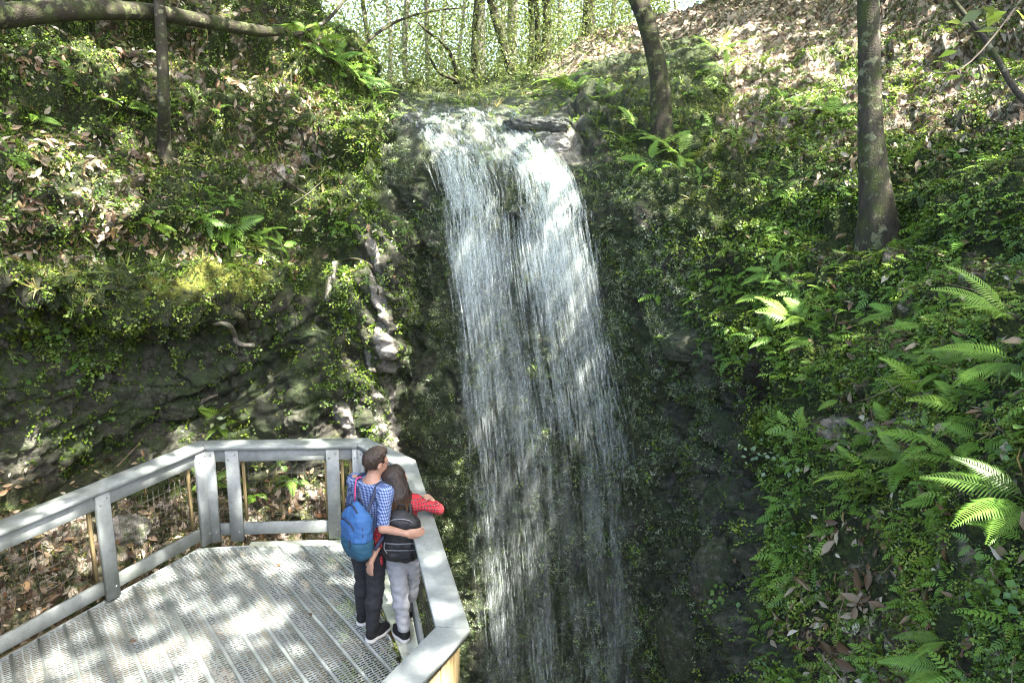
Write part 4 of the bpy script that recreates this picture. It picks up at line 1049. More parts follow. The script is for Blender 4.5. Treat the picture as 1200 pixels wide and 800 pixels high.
def make_water():
    t = NT('falling_water'); P = t.pos()
    n = t.noise(1.0, 4, 0.6, t.scale(P, (70, 70, 5.0)))
    n2 = t.noise(1.0, 3, 0.6, t.scale(P, (14, 14, 2.4)))
    br = t.math('MULTIPLY', t.ramp(n, [(0.36, (0, 0, 0)), (0.62, (1, 1, 1))]), t.ramp(n2, [(0.3, (.25, .25, .25)), (0.65, (1, 1, 1))]))
    al = t.math('MULTIPLY', t.attr('alpha'), br, clamp=True)
    t.done((0.68, 0.74, 0.71), 0.3, 0.5)
    tl = t.n('BsdfTranslucent', {'Color': (0.70, 0.77, 0.72, 1)})
    m1 = t.n('MixShader', {0: 0.45, 1: t.p.outputs[0], 2: tl.outputs[0]})
    tp = t.n('BsdfTransparent', {'Color': (1, 1, 1, 1)})
    m2 = t.n('MixShader', {0: al, 1: tp.outputs[0], 2: m1.outputs[0]})
    t.L.new(m2.outputs[0], t.out.inputs[0]); return t.mat
M['water'] = make_water()
# clear film sliding over the lip
su, tu_ = np.linspace(0, 1, 60), np.linspace(0, 4.2, 60); SU, TU = np.meshgrid(su, tu_, indexing='ij')
fp = fall(SU.ravel(), TU.ravel()); wV.append(fp + np.stack([0 * fp[:, 0], -.02 + 0 * fp[:, 0], .01 + .015 * perlin(fp * np.array([9, 9, 3]), 4)], 1))
wA.append((.20 * np.sin(np.pi * np.clip(SU, .001, .999)) ** .4 * (1 - sstep(TU, 2.2, 4.2))).ravel())
i_ = np.arange(59)[:, None] * 60; j_ = np.arange(59)[None]; wF.append(np.stack([i_ + j_, i_ + 60 + j_, i_ + 61 + j_, i_ + j_ + 1], -1).reshape(-1, 4) + wn_); wn_ += len(fp)
o = build('waterfall_water', np.concatenate(wV), np.concatenate(wF), M['water'], None, True, {'alpha': np.concatenate(wA)})
tag(o, 'white streaked waterfall dropping over the rock lip into the sinkhole', None, None, 'structure')

# ------------------------------------------------------------------ scattering tools
fv = TV[FFaces]; fc = fv.mean(1)
fa = 0.5 * np.linalg.norm(np.cross(fv[:, 2] - fv[:, 0], fv[:, 3] - fv[:, 1]), axis=1)
fn = np.cross(fv[:, 2] - fv[:, 0], fv[:, 3] - fv[:, 1]); fn /= np.linalg.norm(fn, axis=1)[:, None] + 1e-9
cen = TN[FFaces].mean(1); fn[np.sum(fn * cen, 1) < 0] *= -1
fpx, fpy, fz = project(fc)
fu, fvr = UP[FFaces].mean(1), VR[FFaces].mean(1)
frock, fmoss, flit = rock[FFaces].mean(1), moss[FFaces].mean(1), litter[FFaces].mean(1)
fdist = np.linalg.norm(fc - CAMP, axis=1)
view = ((fz > .3) & (fpx > -90) & (fpx < 1290) & (fpy > -120) & (fpy < 860)) * 1.0
view = np.maximum(view, .22 * ((fz > .2) & (fpx > -500) & (fpx < 1900) & (fpy > -260) & (fpy < 1050)))   # thinner beyond the photograph's edges
def blob(px, py, sx, sy, rot=0.0):
    dx, dy = fpx - px, fpy - py; c, s = math.cos(rot), math.sin(rot)
    return np.exp(-(((dx * c + dy * s) / sx) ** 2 + ((-dx * s + dy * c) / sy) ** 2))
def scatter(n, dens, lod=1.5):
    n = int(n * 1.18); w = fa * view * dens * (1 - .85 * np.clip(pale[FFaces].mean(1), 0, 1)) / np.maximum(fdist, 2.5) ** lod
    w = np.maximum(w, 0); w /= w.sum()
    k = RNG.choice(len(w), n, p=w); a, b = RNG.random((2, n))
    v = fv[k]; P = (v[:, 0] * ((1 - a) * (1 - b))[:, None] + v[:, 1] * (a * (1 - b))[:, None] + v[:, 2] * (a * b)[:, None] + v[:, 3] * ((1 - a) * b)[:, None])
    return P, fn[k], k
def basis(N, up=0.0, jit=0.3, spin=None, fwd=None):
    n = len(N); Z = N * (1 - up) + np.array([0, 0, 1.0]) * up + RNG.normal(0, jit, (n, 3)); Z /= np.linalg.norm(Z, axis=1)[:, None]
    Tn = RNG.normal(0, 1, (n, 3)) if fwd is None else fwd + RNG.normal(0, .5, (n, 3))
    Y = Tn - Z * np.sum(Tn * Z, 1)[:, None]; Y /= np.linalg.norm(Y, axis=1)[:, None]; X = np.cross(Y, Z)
    return np.stack([X, Y, Z], 2)                        # columns
def batch(name, templates, P, R, S, T, mat, kind='stuff', label=None, smooth=False, parent=None):
    Vs, Fs, Ts, off = [], [], [], 0
    pick = RNG.integers(0, len(templates), len(P))
    for q, (tvv, tf) in enumerate(templates):
        k = np.flatnonzero(pick == q)
        if not len(k): continue
        V = np.einsum('nij,mj->nmi', R[k], np.asarray(tvv)) * S[k][:, None, None] + P[k][:, None, :]
        F = (np.asarray(tf)[None] + (np.arange(len(k)) * len(tvv))[:, None, None]).reshape(-1, 3) + off
        Vs.append(V.reshape(-1, 3)); Fs.append(F); Ts.append(np.repeat(T[k], len(tvv))); off += len(k) * len(tvv)
    V = np.concatenate(Vs)
    if parent is not None: V = V - root_loc(parent)
    o = build(name, V, np.concatenate(Fs), mat, parent, smooth, {'tint': np.concatenate(Ts)})
    if kind: o['kind'] = kind
    if label: o['label'] = label
    return o
def leaf_t(w=.5, fold=.12, curl=-.1):
    V = [(0, 0, 0), (-w * .42, .3, fold), (-w * .5, .55, fold * .9), (0, 1, curl), (w * .5, .55, fold * .9), (w * .42, .3, fold), (0, .45, 0)]
    return np.array(V, float), np.array([[0, 6, 1], [1, 6, 2], [2, 6, 3], [3, 6, 4], [4, 6, 5], [5, 6, 0]])
def diamond_t(w=.6, fold=.1):
    return np.array([(0, 0, 0), (-w / 2, .5, fold), (0, 1, -.05), (w / 2, .5, fold)], float), np.array([[0, 2, 1], [0, 3, 2]])
def merge_t(parts):
    V, F, n = [], [], 0
    for v, f in parts: V.append(v); F.append(np.asarray(f) + n); n += len(v)
    return np.concatenate(V), np.concatenate(F)
def xf(t, s=1, yaw=0, pitch=0, loc=(0, 0, 0)):
    v = np.array(t[0]) * s; c, q = math.cos(pitch), math.sin(pitch)
    v = v @ np.array([[1, 0, 0], [0, c, q], [0, -q, c]]); c, q = math.cos(yaw), math.sin(yaw)
    v = v @ np.array([[c, q, 0], [-q, c, 0], [0, 0, 1]]); return v + np.array(loc), t[1]
def sprig_t(n, seed, spread=.8, lw=.7, h=.25):
    q = random.Random(seed)
    return merge_t([xf(diamond_t(lw, .08), q.uniform(.28, .5), q.uniform(0, 6.3), q.uniform(-.2, .7), (q.gauss(0, .28) * spread, q.gauss(0, .28) * spread, q.uniform(0, h))) for _ in range(n)])
def tuft_t(n, seed, droop=1.0):
    q = random.Random(seed); ps = []
    for _ in range(n):
        a = q.uniform(0, 6.3); l = q.uniform(.6, 1.1); w = q.uniform(.018, .035); b = q.uniform(.2, .9) * droop
        V = []
        for k in range(5):
            t = k / 4; rr = l * (t * .35 + b * t * t * .5); zz = l * (t * .9 - b * t * t * .75); ww = w * (1 - t) ** .6
            for sg in (-1, 1): V.append((math.cos(a) * rr - math.sin(a) * ww * sg, math.sin(a) * rr + math.cos(a) * ww * sg, zz))
        F = []
        for k in range(4): F += [[2 * k, 2 * k + 1, 2 * k + 3], [2 * k, 2 * k + 3, 2 * k + 2]]
        ps.append((np.array(V), np.array(F)))
    return merge_t(ps)
def frond_t(n=16, width=.24, seed=0, fine=True, droop=.45, lob=False):
    q = random.Random(seed); ps = []
    cur = lambda t: np.array([.04 * math.sin(t * 2 + seed), t * (1 - .12 * t), .42 * t - droop * t * t])
    for k in range(n):
        t = .16 + .84 * (k + .5) / n; prof = min(1, (t - .1) * 5) * (1 - ((t - .16) / .86) ** 1.6) * .9 + .08
        for sg in (-1, 1):
            L = width * prof * q.uniform(.88, 1.1); w = .84 / n * (.62 if fine else .8)
            p = cur(t); a = sg * (1.25 - .45 * t) ; dv = np.array([math.sin(a), math.cos(a), -.10 - .1 * q.random()])
            wv = np.array([math.cos(a), -math.sin(a), 0]) * w
            m1 = p + dv * L * .45 + np.array([0, 0, .02]); tip = p + dv * L + np.array([0, 0, -.05 * L])
            V = np.array([p - wv * .35, p + wv * .35, m1 - wv * .5, m1 + wv * .5, tip])
            ps.append((V, np.array([[0, 1, 3], [0, 3, 2], [2, 3, 4]]) if sg > 0 else np.array([[1, 0, 2], [1, 2, 3], [3, 2, 4]])))
    V = []
    for k in range(7):
        t = k / 6; p = cur(t)
        for sg in (-1, 1): V.append(p + np.array([sg * .006 * (1.2 - t), 0, -.003]))
    F = []
    for k in range(6): F += [[2 * k, 2 * k + 1, 2 * k + 3], [2 * k, 2 * k + 3, 2 * k + 2]]
    ps.append((np.array(V), np.array(F)))
    return merge_t(ps)
LEAF = [leaf_t(.42, .10, -.1), leaf_t(.36, .16, .1), leaf_t(.46, .05, -.2), leaf_t(.4, .2, .05)]
SPRIG = [sprig_t(7, k) for k in range(4)]
MOSST = [sprig_t(6, 30 + k, 1.2, .55, .35) for k in range(3)]
TUFT = [tuft_t(9, k) for k in range(3)]
MINI = [merge_t([xf(frond_t(7, .26, k * 7 + q), 1 * (.7 + .3 * ((q * 37 + k) % 10) / 10), q * 6.28 / 5 + k, .0) for q in range(5)]) for k in range(3)]
rn = lambda n, a, b: RNG.uniform(a, b, n)

# ------------------------------------------------------------------ ground cover (uncountable)
slope_r = sstep(fu, 850, 900)
left = 1 - sstep(fu, 440, 470)
patch = np.clip(.5 + 1.3 * fbm(fc * .9, 3, 77), 0.02, 1)
patch2 = np.clip(.5 + 1.6 * fbm(fc * 1.6, 3, 87), 0.0, 1)
upf = np.clip(fn[:, 2], 0, 1)
# moss tufts
d = (fmoss ** 2) * (1 - flit * .5) * (.15 + patch) * (1 - sstep(fvr, 12.6, 13.4))
P, N, k = scatter(52000, d, 1.6); S = rn(len(P), .03, .06) * np.clip(fdist[k] / 7, .6, 1.5)
batch('moss_cover', MOSST, P, basis(N, .2, .4), S, np.clip(rn(len(P), 0, 1) ** 1.8 + .25 * (patch[k] - .5), 0, 1), M['moss'], 'stuff', 'moss carpeting the rock ledges and slopes')
# liverwort and tiny wet plants on the cliff beside the water
d = sstep(fu, 450, 470) * (1 - sstep(fu, 800, 870)) * (1 - sstep(fvr, 10.5, 11.2) * (fu > 492)) * np.clip(patch2, 0, 1) ** 1.5
P, N, k = scatter(52000, d, 1.3); S = rn(len(P), .03, .07)
batch('cliff_plants', SPRIG, P + N * .01, basis(N, .1, .5), S, rn(len(P), 0, 1), M['liver'], 'stuff', 'small wet leaves clinging to the dark cliff beside the falling water')
# leafy creeping cover
d = (1 - .85 * frock) * (1 - .85 * sstep(fvr, 11.9, 12.4) * (fu > 470)) * (1 - sstep(fvr, 13, 13.5)) * (.004 + patch2 ** 2.4) * (slope_r * 1.3 + .55 * left + .5) * (1 - .12 * flit) * (fu > 380 - 0) + .35 * left * patch2 * (1 - .6 * frock) * (fvr > 5) + .5 * blob(90, 400, 60, 40) * left
P, N, k = scatter(64000, d, 1.5); S = rn(len(P), .024, .07) * np.clip(fdist[k] / 6, .7, 1.6)
batch('creeping_groundcover', SPRIG, P + N * .02, basis(N, .35, .4), S, np.clip(rn(len(P), 0, 1) ** 1.3 + .3 * (patch[k] - .5), 0, 1), M['cover'], 'stuff', 'small leaved plants creeping over the sinkhole slopes')
# strap grass hanging off ledges
d = left * (blob(35, 360, 60, 55) * 3 + blob(30, 260, 50, 60) + blob(320, 180, 120, 60) * .8 + .15 * patch2 * (fvr > 8) + blob(160, 320, 120, 30)) * (1 - .6 * frock) + blob(830, 150, 160, 60) * .6 + blob(560, 112, 60, 12) * 1.0 + blob(385, 60, 60, 60) * .8 + slope_r * .06 * patch
P, N, k = scatter(3600, d, 1.2); S = rn(len(P), .10, .30) * np.clip(fdist[k] / 9, .6, 1.2)
batch('hanging_grass', TUFT, P, basis(N, .3, .25), S, rn(len(P), 0, 1) ** 1.4, M['grass'], 'stuff', 'strap grass hanging off the ledges')
# small ferny cover
d = slope_r * (.15 + patch2) * (1 - sstep(fvr, 10.2, 11.0)) * (fu > 900) * 1.4 + (blob(860, 330, 60, 60) + blob(930, 370, 80, 50) + blob(980, 100, 220, 60) * .5 + blob(790, 160, 80, 40) * 1.2 + blob(400, 80, 80, 80) * .9 + blob(680, 110, 60, 30)) * .9 + left * blob(270, 260, 90, 40)
P, N, k = scatter(3800, d, 1.5); S = .06 + .24 * rn(len(P), 0, 1) ** 1.7 * np.clip(fdist[k] / 7, .6, 1.3)
batch('ferny_groundcover', MINI, P, basis(N, .6, .2), S, rn(len(P), 0, .9), M['fern_stuff'], 'stuff', 'low ferny plants among the leaf litter')
# dead leaves
DR = [(48, 76, 40, 10), (150, 66, 24, 24), (226, 60, 26, 18), (276, 98, 28, 24), (62, 172, 74, 14), (166, 186, 34, 12), (28, 236, 30, 30), (100, 240, 40, 14), (130, 272, 60, 16), (212, 294, 50, 14), (40, 290, 40, 20), (330, 130, 30, 40), (375, 130, 26, 50), (60, 200, 50, 12), (975, 624, 26, 20), (950, 690, 30, 20), (1004, 702, 24, 18), (985, 775, 30, 22), (940, 740, 30, 20), (1066, 402, 30, 10), (990, 190, 50, 26), (1080, 170, 50, 24)]
ddr = sum(blob(*q_) for q_ in DR)
d = 1.5 * ddr + flit ** 1.6 * (.1 + patch) * 1.2 + left * (fvr > 8) * (fvr < 13.3) * np.clip(patch2 - .15, 0, 1) * .6 * (.3 + upf) + .22 * slope_r * patch * (.2 + flit) + left * (fvr < 5.2) * .4
P, N, k = scatter(60000, d, 1.2); S = .04 + .10 * rn(len(P), 0, 1) ** 1.5 * np.clip(fdist[k] / 8, .7, 1.25)
batch('leaf_litter', LEAF, P + N * .015, basis(N, .1, .28), S, rn(len(P), 0, 1), M['litter'], 'stuff', 'dry brown leaf litter covering the slopes')
# twigs
tw = merge_t([(np.array([(-.006, 0, 0), (.006, 0, 0), (0.03, .5, .03), (.04, .5, .03), (0, 1, 0)]), np.array([[0, 1, 3], [0, 3, 2], [2, 3, 4]]))])
P, N, k = scatter(2200, flit + .2 * (1 - frock), 1.0)
batch('fallen_twigs', [tw], P + N * .03, basis(N, .0, .35), rn(len(P), .2, .7), rn(len(P), .2, .9), M['litter'], 'stuff', 'thin dead twigs lying on the slopes')

# ------------------------------------------------------------------ ferns
FROND = [build('frond', *frond_t(22, .21, 3, True, .5), mat=M['fern'], link=False), build('frond', *frond_t(20, .24, 8, True, .65), mat=M['fern'], link=False),
         build('frond', *frond_t(26, .20, 14, True, .4), mat=M['fern'], link=False), build('frond', *frond_t(13, .30, 21, False, .5), mat=M['fern'], link=False)]
R3 = random.Random(9)
def place(o, loc, X, Y, Z, s):
    mt = Matrix.Identity(4)
    for q in range(3):
        mt[q][0], mt[q][1], mt[q][2], mt[q][3] = X[q] * s, Y[q] * s, Z[q] * s, loc[q]
    o.matrix_local = mt
def fern(px, py, size_px, label, group, n=5, face=None, spread=6.28):
    """size_px: frond length as seen; face: picture-independent azimuth the fronds lean to"""
    p, nr = hit(px, py); dd = np.linalg.norm(p - CAMP); L = size_px * dd / FPX * R3.uniform(.95, 1.15) * (.85 if size_px > 60 else 1.1)
    root = thing('fern', label, 'fern', p - nr * .02, group)
    upv = nr * .55 + np.array([0, 0, .75]); upv /= np.linalg.norm(upv)
    a0 = R3.uniform(0, 6.28) if face is None else face
    ex = np.cross(upv, [0, 1, 0]); ex /= np.linalg.norm(ex); ey = np.cross(upv, ex)
    for q in range(n):
        a = a0 + (q - (n - 1) / 2) * spread / n + R3.gauss(0, .2)
        h = ex * math.cos(a) + ey * math.sin(a); el = R3.uniform(.15, .6)
        Y = h * math.cos(el) + upv * math.sin(el); Z = upv * math.cos(el) - h * math.sin(el); X = np.cross(Y, Z)
        tw = R3.gauss(0, .2); X, Z = X * math.cos(tw) + Z * math.sin(tw), Z * math.cos(tw) - X * math.sin(tw)
        o = link_mesh('frond', FROND[2 if size_px > 60 else R3.randrange(4)], root); place(o, (0, 0, 0), X, Y, Z, L * R3.uniform(.8, 1.1))
FERNS = [
 ('ferns at the right edge of the slope', [(1206, 592, 118, 'large bright fern at the right edge with long fronds reaching left', 4), (1204, 640, 60, 'small fern at the right edge below the long reaching fronds', 3),
   (1110, 752, 66, 'bright fern of two fronds low on the near mossy slope, upper one', 3), (1112, 790, 70, 'bright fern at the very bottom of the near mossy slope', 3),
   (1185, 378, 92, 'largest pale green fern high at the right edge of the slope', 6), (1196, 428, 84, 'broad fern just under the largest pale fern at the right edge', 5)]),
 ('ferns in the middle of the right slope', [(x, y, s, 'fern in the patch halfway down the slope', n) for x, y, s, n in
   ((1052, 372, 44, 4), (1085, 385, 46, 4), (1085, 462, 52, 5), (1105, 436, 44, 4), (1132, 486, 54, 5), (1044, 500, 44, 4), (1060, 540, 50, 5), (1092, 522, 46, 5), (1022, 512, 36, 4), (1012, 562, 40, 4), (1038, 580, 44, 4), (1078, 556, 44, 4), (1120, 540, 44, 4), (1100, 590, 40, 4), (1150, 520, 50, 4), (1165, 470, 50, 4), (1140, 430, 46, 4), (1000, 540, 34, 3))]),
 ('ferns on the shoulder of the right slope', [(x, y, s, 'small fern on the mossy shoulder right of dark cliff', n) for x, y, s, n in
   ((902, 322, 34, 4), (922, 335, 32, 4), (896, 348, 34, 4), (872, 342, 22, 3), (928, 376, 46, 5), (958, 402, 40, 4), (908, 396, 32, 3), (962, 520, 34, 4), (942, 514, 30, 3), (986, 470, 30, 3), (945, 375, 36, 4), (975, 345, 30, 4))]),
 ('tiny ferns on the dark cliff', [(x, y, s, 'tiny fern on the dark cliff right of the waterfall', 3) for x, y, s in ((818, 366, 20), (854, 292, 22), (822, 312, 18), (868, 300, 18), (850, 330, 16))]),
 ('ferns above the right side of the waterfall', [(x, y, s, 'fern on the brink right of the waterfall lip', n) for x, y, s, n in
   ((792, 186, 44, 5), (778, 170, 34, 4), (745, 152, 32, 4), (735, 168, 34, 4), (700, 118, 36, 4), (676, 108, 36, 5), (660, 100, 30, 4), (800, 205, 34, 4), (760, 190, 30, 3))]),
 ('ferns on the right hill', [(976, 138, 40, 'bluish spiky fern beside the tall trunk on the right hill', 7), (842, 62, 38, 'light green fern high on the right hill near the leaning tree', 5), (852, 82, 36, 'light green bushy fern below another on the right hill', 5), (918, 118, 30, 'thin spindly fern left of the bluish one on the right hill', 5), (938, 130, 22, 'small round fern just left of the bluish one', 4)]),
 ('ferns on the mossy ledge', [(x, y, s, 'fern on the leafy ledge above the overhang', n) for x, y, s, n in
   ((268, 270, 38, 5), (298, 278, 32, 4), (166, 256, 22, 3), (182, 264, 24, 4), (234, 258, 26, 4), (314, 288, 26, 4), (282, 290, 26, 3), (330, 290, 24, 3))]),
 ('ferns on the upper left bank', [(94, 112, 38, 'single arching fern frond on the bank below the fallen log', 2), (44, 137, 26, 'little bright fern near the left edge below the fallen log', 4), (176, 132, 32, 'bright yellowish fern against the thin left trunk', 4), (168, 150, 20, 'small flat fern just left of the thin trunk', 3), (14, 186, 30, 'fern frond at the left edge above the grass', 3), (250, 128, 22, 'small fern right of the thin trunk', 3)]),
 ('ferns on the crest left of the waterfall', [(x, y, s, 'lush fern on the sunlit crest left of the waterfall', n) for x, y, s, n in ((372, 52, 40, 5), (388, 70, 38, 5), (404, 84, 36, 5), (420, 96, 34, 4), (440, 110, 30, 4), (355, 40, 36, 5))]),
 ('ferns behind the platform railing', [(x, y, s, 'fern growing behind the back railing of the platform', n) for x, y, s, n in ((262, 498, 34, 5), (252, 486, 30, 4), (246, 566, 30, 5), (300, 580, 30, 4), (340, 560, 26, 4))]),
]
ORD = ['first', 'second', 'third', 'fourth', 'fifth', 'sixth', 'seventh']
def placed_labels(lst):
    """members that share a phrase are told apart by row and place in the row"""
    out = {}
    for ph in {a[3] for a in lst}:
        mem = [a for a in lst if a[3] == ph]
        if len(mem) == 1: out[mem[0][:2]] = ph; continue
        nr_ = max(1, round(math.sqrt(len(mem) / 1.6))); mem.sort(key=lambda a: a[1]); per = math.ceil(len(mem) / nr_)
        for q in range(nr_):
            row = sorted(mem[q * per:(q + 1) * per]); rw = '' if nr_ == 1 else ', ' + (['upper', 'lower'] if nr_ == 2 else ['top', 'middle', 'bottom'] if nr_ == 3 else ['top', 'second', 'third', 'bottom'])[q] + ' row'
            for w_, a in enumerate(row):
                out[a[:2]] = ph + rw + ', ' + ('leftmost' if w_ == 0 else 'rightmost' if w_ == len(row) - 1 else ORD[w_] + ' from left')
    return out
for grp, lst in FERNS:
    pl_ = placed_labels(lst)
    for px, py, s, lab, n in lst:
        lab = pl_[(px, py)]
        face = None
        if s > 60 and px > 1050: face = 0.0
        fern(px, py, s, lab, grp, n + (1 if s < 60 else 0), face, 6.28 if face is None else 2.2)
# ------------------------------------------------------------------ drifts of large dead leaves
DLEAF = [build('leaf', *leaf_t(.40, .12, -.12), mat=M['dryleaf'], link=False), build('leaf', *leaf_t(.34, .18, .12), mat=M['dryleaf'], link=False), build('leaf', *leaf_t(.44, .05, -.22), mat=M['dryleaf'], link=False)]
def drift(px, py, sx, sy, n, label, size=.135):
    p0, n0 = hit(px, py); root = thing('leaf_drift', label, 'leaf pile', p0, 'drifts of large dead leaves')
    k = 0
    while k < n:
        p, nr = hit(px + R3.gauss(0, sx * .5), py + R3.gauss(0, sy * .5))
        if np.linalg.norm(p - p0) > 2.2: k += .2; continue
        z_ = nr + np.array([R3.gauss(0, .28), R3.gauss(0, .28) - .15, R3.gauss(0, .2) + .15]); z_ /= np.linalg.norm(z_)
        y_ = np.array([R3.gauss(0, 1), R3.gauss(0, .6), R3.gauss(-.35, .6)]); y_ -= z_ * (y_ @ z_); y_ /= np.linalg.norm(y_); x_ = np.cross(y_, z_)
        o = link_mesh('leaf', DLEAF[R3.randrange(3)], root); place(o, p + nr * R3.uniform(.005, .04) - p0, x_, y_, z_, size * R3.uniform(.75, 1.25)); k += 1
for a in [(48, 78, 34, 8, 16, 'fan of golden brown dead leaves under the log at the left'), (150, 66, 20, 20, 16, 'pale dead leaves hanging on the bank left of the thin trunk'), (226, 60, 22, 14, 12, 'dead leaves caught just right of the thin trunk below the log'),
          (276, 98, 24, 20, 18, 'spiky pile of pale dead leaves on the bank right of the thin trunk'), (62, 172, 62, 12, 26, 'long row of dead leaves on the upper left ledge'), (166, 186, 26, 10, 12, 'dead leaves at the foot of the thin left trunk'),
          (28, 236, 26, 26, 18, 'heap of dead leaves near the left edge above the grass'), (130, 272, 52, 14, 22, 'sunlit dead leaves on the middle of the mossy ledge'), (212, 294, 40, 12, 20, 'pinkish dead leaves on the ledge above the overhang'),
          (52, 650, 44, 30, 26, 'large dead leaves seen through the left rail mesh'), (160, 640, 30, 18, 12, 'sunlit dead leaves behind the second rail panel'), (322, 590, 26, 22, 12, 'reddish dead leaves behind the back rail panel'),
          (975, 624, 26, 16, 12, 'dead leaves lying in the gully halfway down the near slope'), (950, 690, 30, 16, 14, 'dead leaves on the left side of the lower gully'), (1004, 702, 22, 14, 10, 'dead leaves right of the lower gully'), (985, 775, 26, 16, 16, 'drift of big brown leaves at the bottom of the gully'),
          (1066, 402, 22, 8, 5, 'few big curled brown leaves above the fern patch'), (990, 190, 36, 24, 16, 'dead leaves left of the tall trunk on the right hill'), (1075, 180, 30, 16, 12, 'dead leaves right of the tall trunk on the hill')]:
    drift(*a)
# debris lying on the deck
p0 = on_z(495, 766, 0.0); root = thing('leaf_drift', 'small clump of wet brown leaves on the deck corner by the rail', 'leaf pile', p0, 'drifts of large dead leaves')
for k in range(9):
    q = np.array([R3.gauss(0, .05), R3.gauss(0, .06), .004 + .004 * k]); a = R3.uniform(0, 6.3); y_ = np.array([math.cos(a), math.sin(a), .08]); y_ /= np.linalg.norm(y_); z_ = np.array([0, 0, 1.0]) - y_ * y_[2]; z_ /= np.linalg.norm(z_)
    place(link_mesh('leaf', DLEAF[R3.randrange(3)], root), q, np.cross(y_, z_), y_, z_, R3.uniform(.05, .09))
for px, py, lab in ((330, 660, 'single dry leaf lying on the deck near the back rail'), (262, 742, 'dry leaf lying in the middle of the deck'), (365, 722, 'dry leaf lying on the deck left of the man'), (150, 752, 'dry leaf lying on the left side of the deck')):
    p0 = on_z(px, py, .006); o = link_mesh('fallen_leaf', DLEAF[R3.randrange(3)]); tag(o, lab, 'leaf', 'loose leaves on the deck'); a = R3.uniform(0, 6.3); place(o, p0, np.array([math.cos(a), math.sin(a), 0]), np.array([-math.sin(a), math.cos(a), 0]), np.array([0, 0, 1.0]), R3.uniform(.06, .085))
# ------------------------------------------------------------------ leafy seedlings
def leafy(px, py, span, n, label, mat, lw=.75, size=.055):
    p0, n0 = hit(px, py); root = thing('leafy_plant', label, 'plant', p0, 'leafy plants on the slopes'); mb = MB()
    mes = [build('leaf', *leaf_t(lw, .05, -.05), mat=M[mat], link=False)]
    top = p0 + n0 * .12 + np.array([0, 0, .06])
    V, F, c = tube([p0, (p0 + top) / 2 + n0 * .03, top], [.006, .005, .003], 5); build('stem', V - p0, [F, c], M['twig'], root)
    for q in range(n):
        p, nr = hit(px + R3.gauss(0, span * .5), py + R3.gauss(0, span * .4))
        if np.linalg.norm(p - p0) > 1.2: continue
        z_ = nr * .6 + np.array([R3.gauss(0, .3), -.2, .6]); z_ /= np.linalg.norm(z_); y_ = np.array([R3.gauss(0, 1), R3.gauss(0, 1), -.3]); y_ -= z_ * (y_ @ z_); y_ /= np.linalg.norm(y_)
        o = link_mesh('leaf', mes[0], root); place(o, p + nr * R3.uniform(.04, .12) - p0, np.cross(y_, z_), y_, z_, size * R3.uniform(.7, 1.2))
M['leafobj'] = mat_leaf('seedling_leaf', [(0, (0.06, 0.15, 0.03)), (1, (0.13, 0.25, 0.06))], .35, .4, 'obj')
M['paleleaf'] = mat_leaf('pale_leaf', [(0, (0.16, 0.26, 0.14)), (1, (0.26, 0.36, 0.22))], .3, .35, 'obj')
for a in [(58, 405, 42, 26, 'trailing plant with round bright leaves on the dark overhang at left', 'leafobj', .8, .075), (92, 440, 26, 14, 'short trail of round leaves below the larger trailing plant', 'leafobj', .8, .07), (127, 488, 13, 9, 'lone leafy sprig on the dark rock face', 'leafobj', .7, .07),
          (248, 482, 22, 14, 'bushy plant with light leaves just above the railing corner', 'paleleaf', .6, .09), (892, 528, 20, 14, 'pale leaved plant on the edge of the near slope', 'paleleaf', .6, .055), (925, 545, 20, 14, 'bluish leaved plant on the edge of the near slope', 'paleleaf', .7, .055),
          (1180, 690, 30, 16, 'plant with rounded bright leaves on the near slope at right', 'leafobj', .8, .04), (1190, 520, 26, 10, 'plant with oval leaves just above the long reaching fronds', 'leafobj', .75, .05), (930, 610, 30, 16, 'loose leafy plant above the leaf gully', 'leafobj', .7, .045), (900, 780, 14, 8, 'little star shaped plant at the foot of the near slope', 'leafobj', .4, .06), (850, 700, 18, 14, 'leafy plant on the lower rim beside the dark recess', 'leafobj', .7, .06), (520, 520, 0.1, 1, '', 'leafobj', .7, .05)][:-1]:
    leafy(*a)
# ------------------------------------------------------------------ rocks and roots
def rock_obj(px, py, w, h, label, seed, mat, d=None, group=None, sink=.35):
    p, nr = hit(px, py); dd = np.linalg.norm(p - CAMP); sx, sz = w * dd / FPX / 2, h * dd / FPX / 2; sy = (d or .8) * sx
    bm = bmesh.new(); bmesh.ops.create_icosphere(bm, subdivisions=5, radius=1); V = np.array([v.co[:] for v in bm.verts]); F = np.array([[v.index for v in f.verts] for f in bm.faces]); bm.free()
    n1 = fbm(V * 1.1 + seed * 7.1, 3, seed); n2 = fbm(V * 3.4 + seed, 4, seed + 3, .6, True)
    V = V * (1 + .36 * n1 + .22 * (n2 - .3) + .07 * fbm(V * 9 + seed, 3, seed + 9))[:, None]; V = np.sign(V) * np.abs(V) ** .85
    V = V * np.array([sx, sy, sz])
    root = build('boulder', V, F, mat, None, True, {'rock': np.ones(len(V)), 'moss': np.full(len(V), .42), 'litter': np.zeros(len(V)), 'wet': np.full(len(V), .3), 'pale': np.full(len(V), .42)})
    root.location = Vector(p - nr * (sy * sink)); tag(root, label, 'rock', group); return root
def make_stone(name, a, b):
    t = NT(name); P = t.pos(); n = t.noise(7, 8, .7, P)
    c = t.ramp(n, [(.3, tuple(q * .25 for q in a)), (.5, a), (.7, b)]); c = t.mix(t.ramp(t.noise(3, 5, .7, P), [(.5, (0, 0, 0)), (.62, (.8, .8, .8))]), c, (.07, .095, .03))
    t.done(c, .8, .3); t.bump(t.math('ADD', n, t.noise(40, 5, .7, P)), .9, .05); return t.mat
M['pale_stone'] = make_stone('pale_limestone', (.28, .26, .23), (.50, .48, .44))
M['grey_stone'] = make_stone('grey_limestone', (.10, .105, .09), (.26, .27, .24))
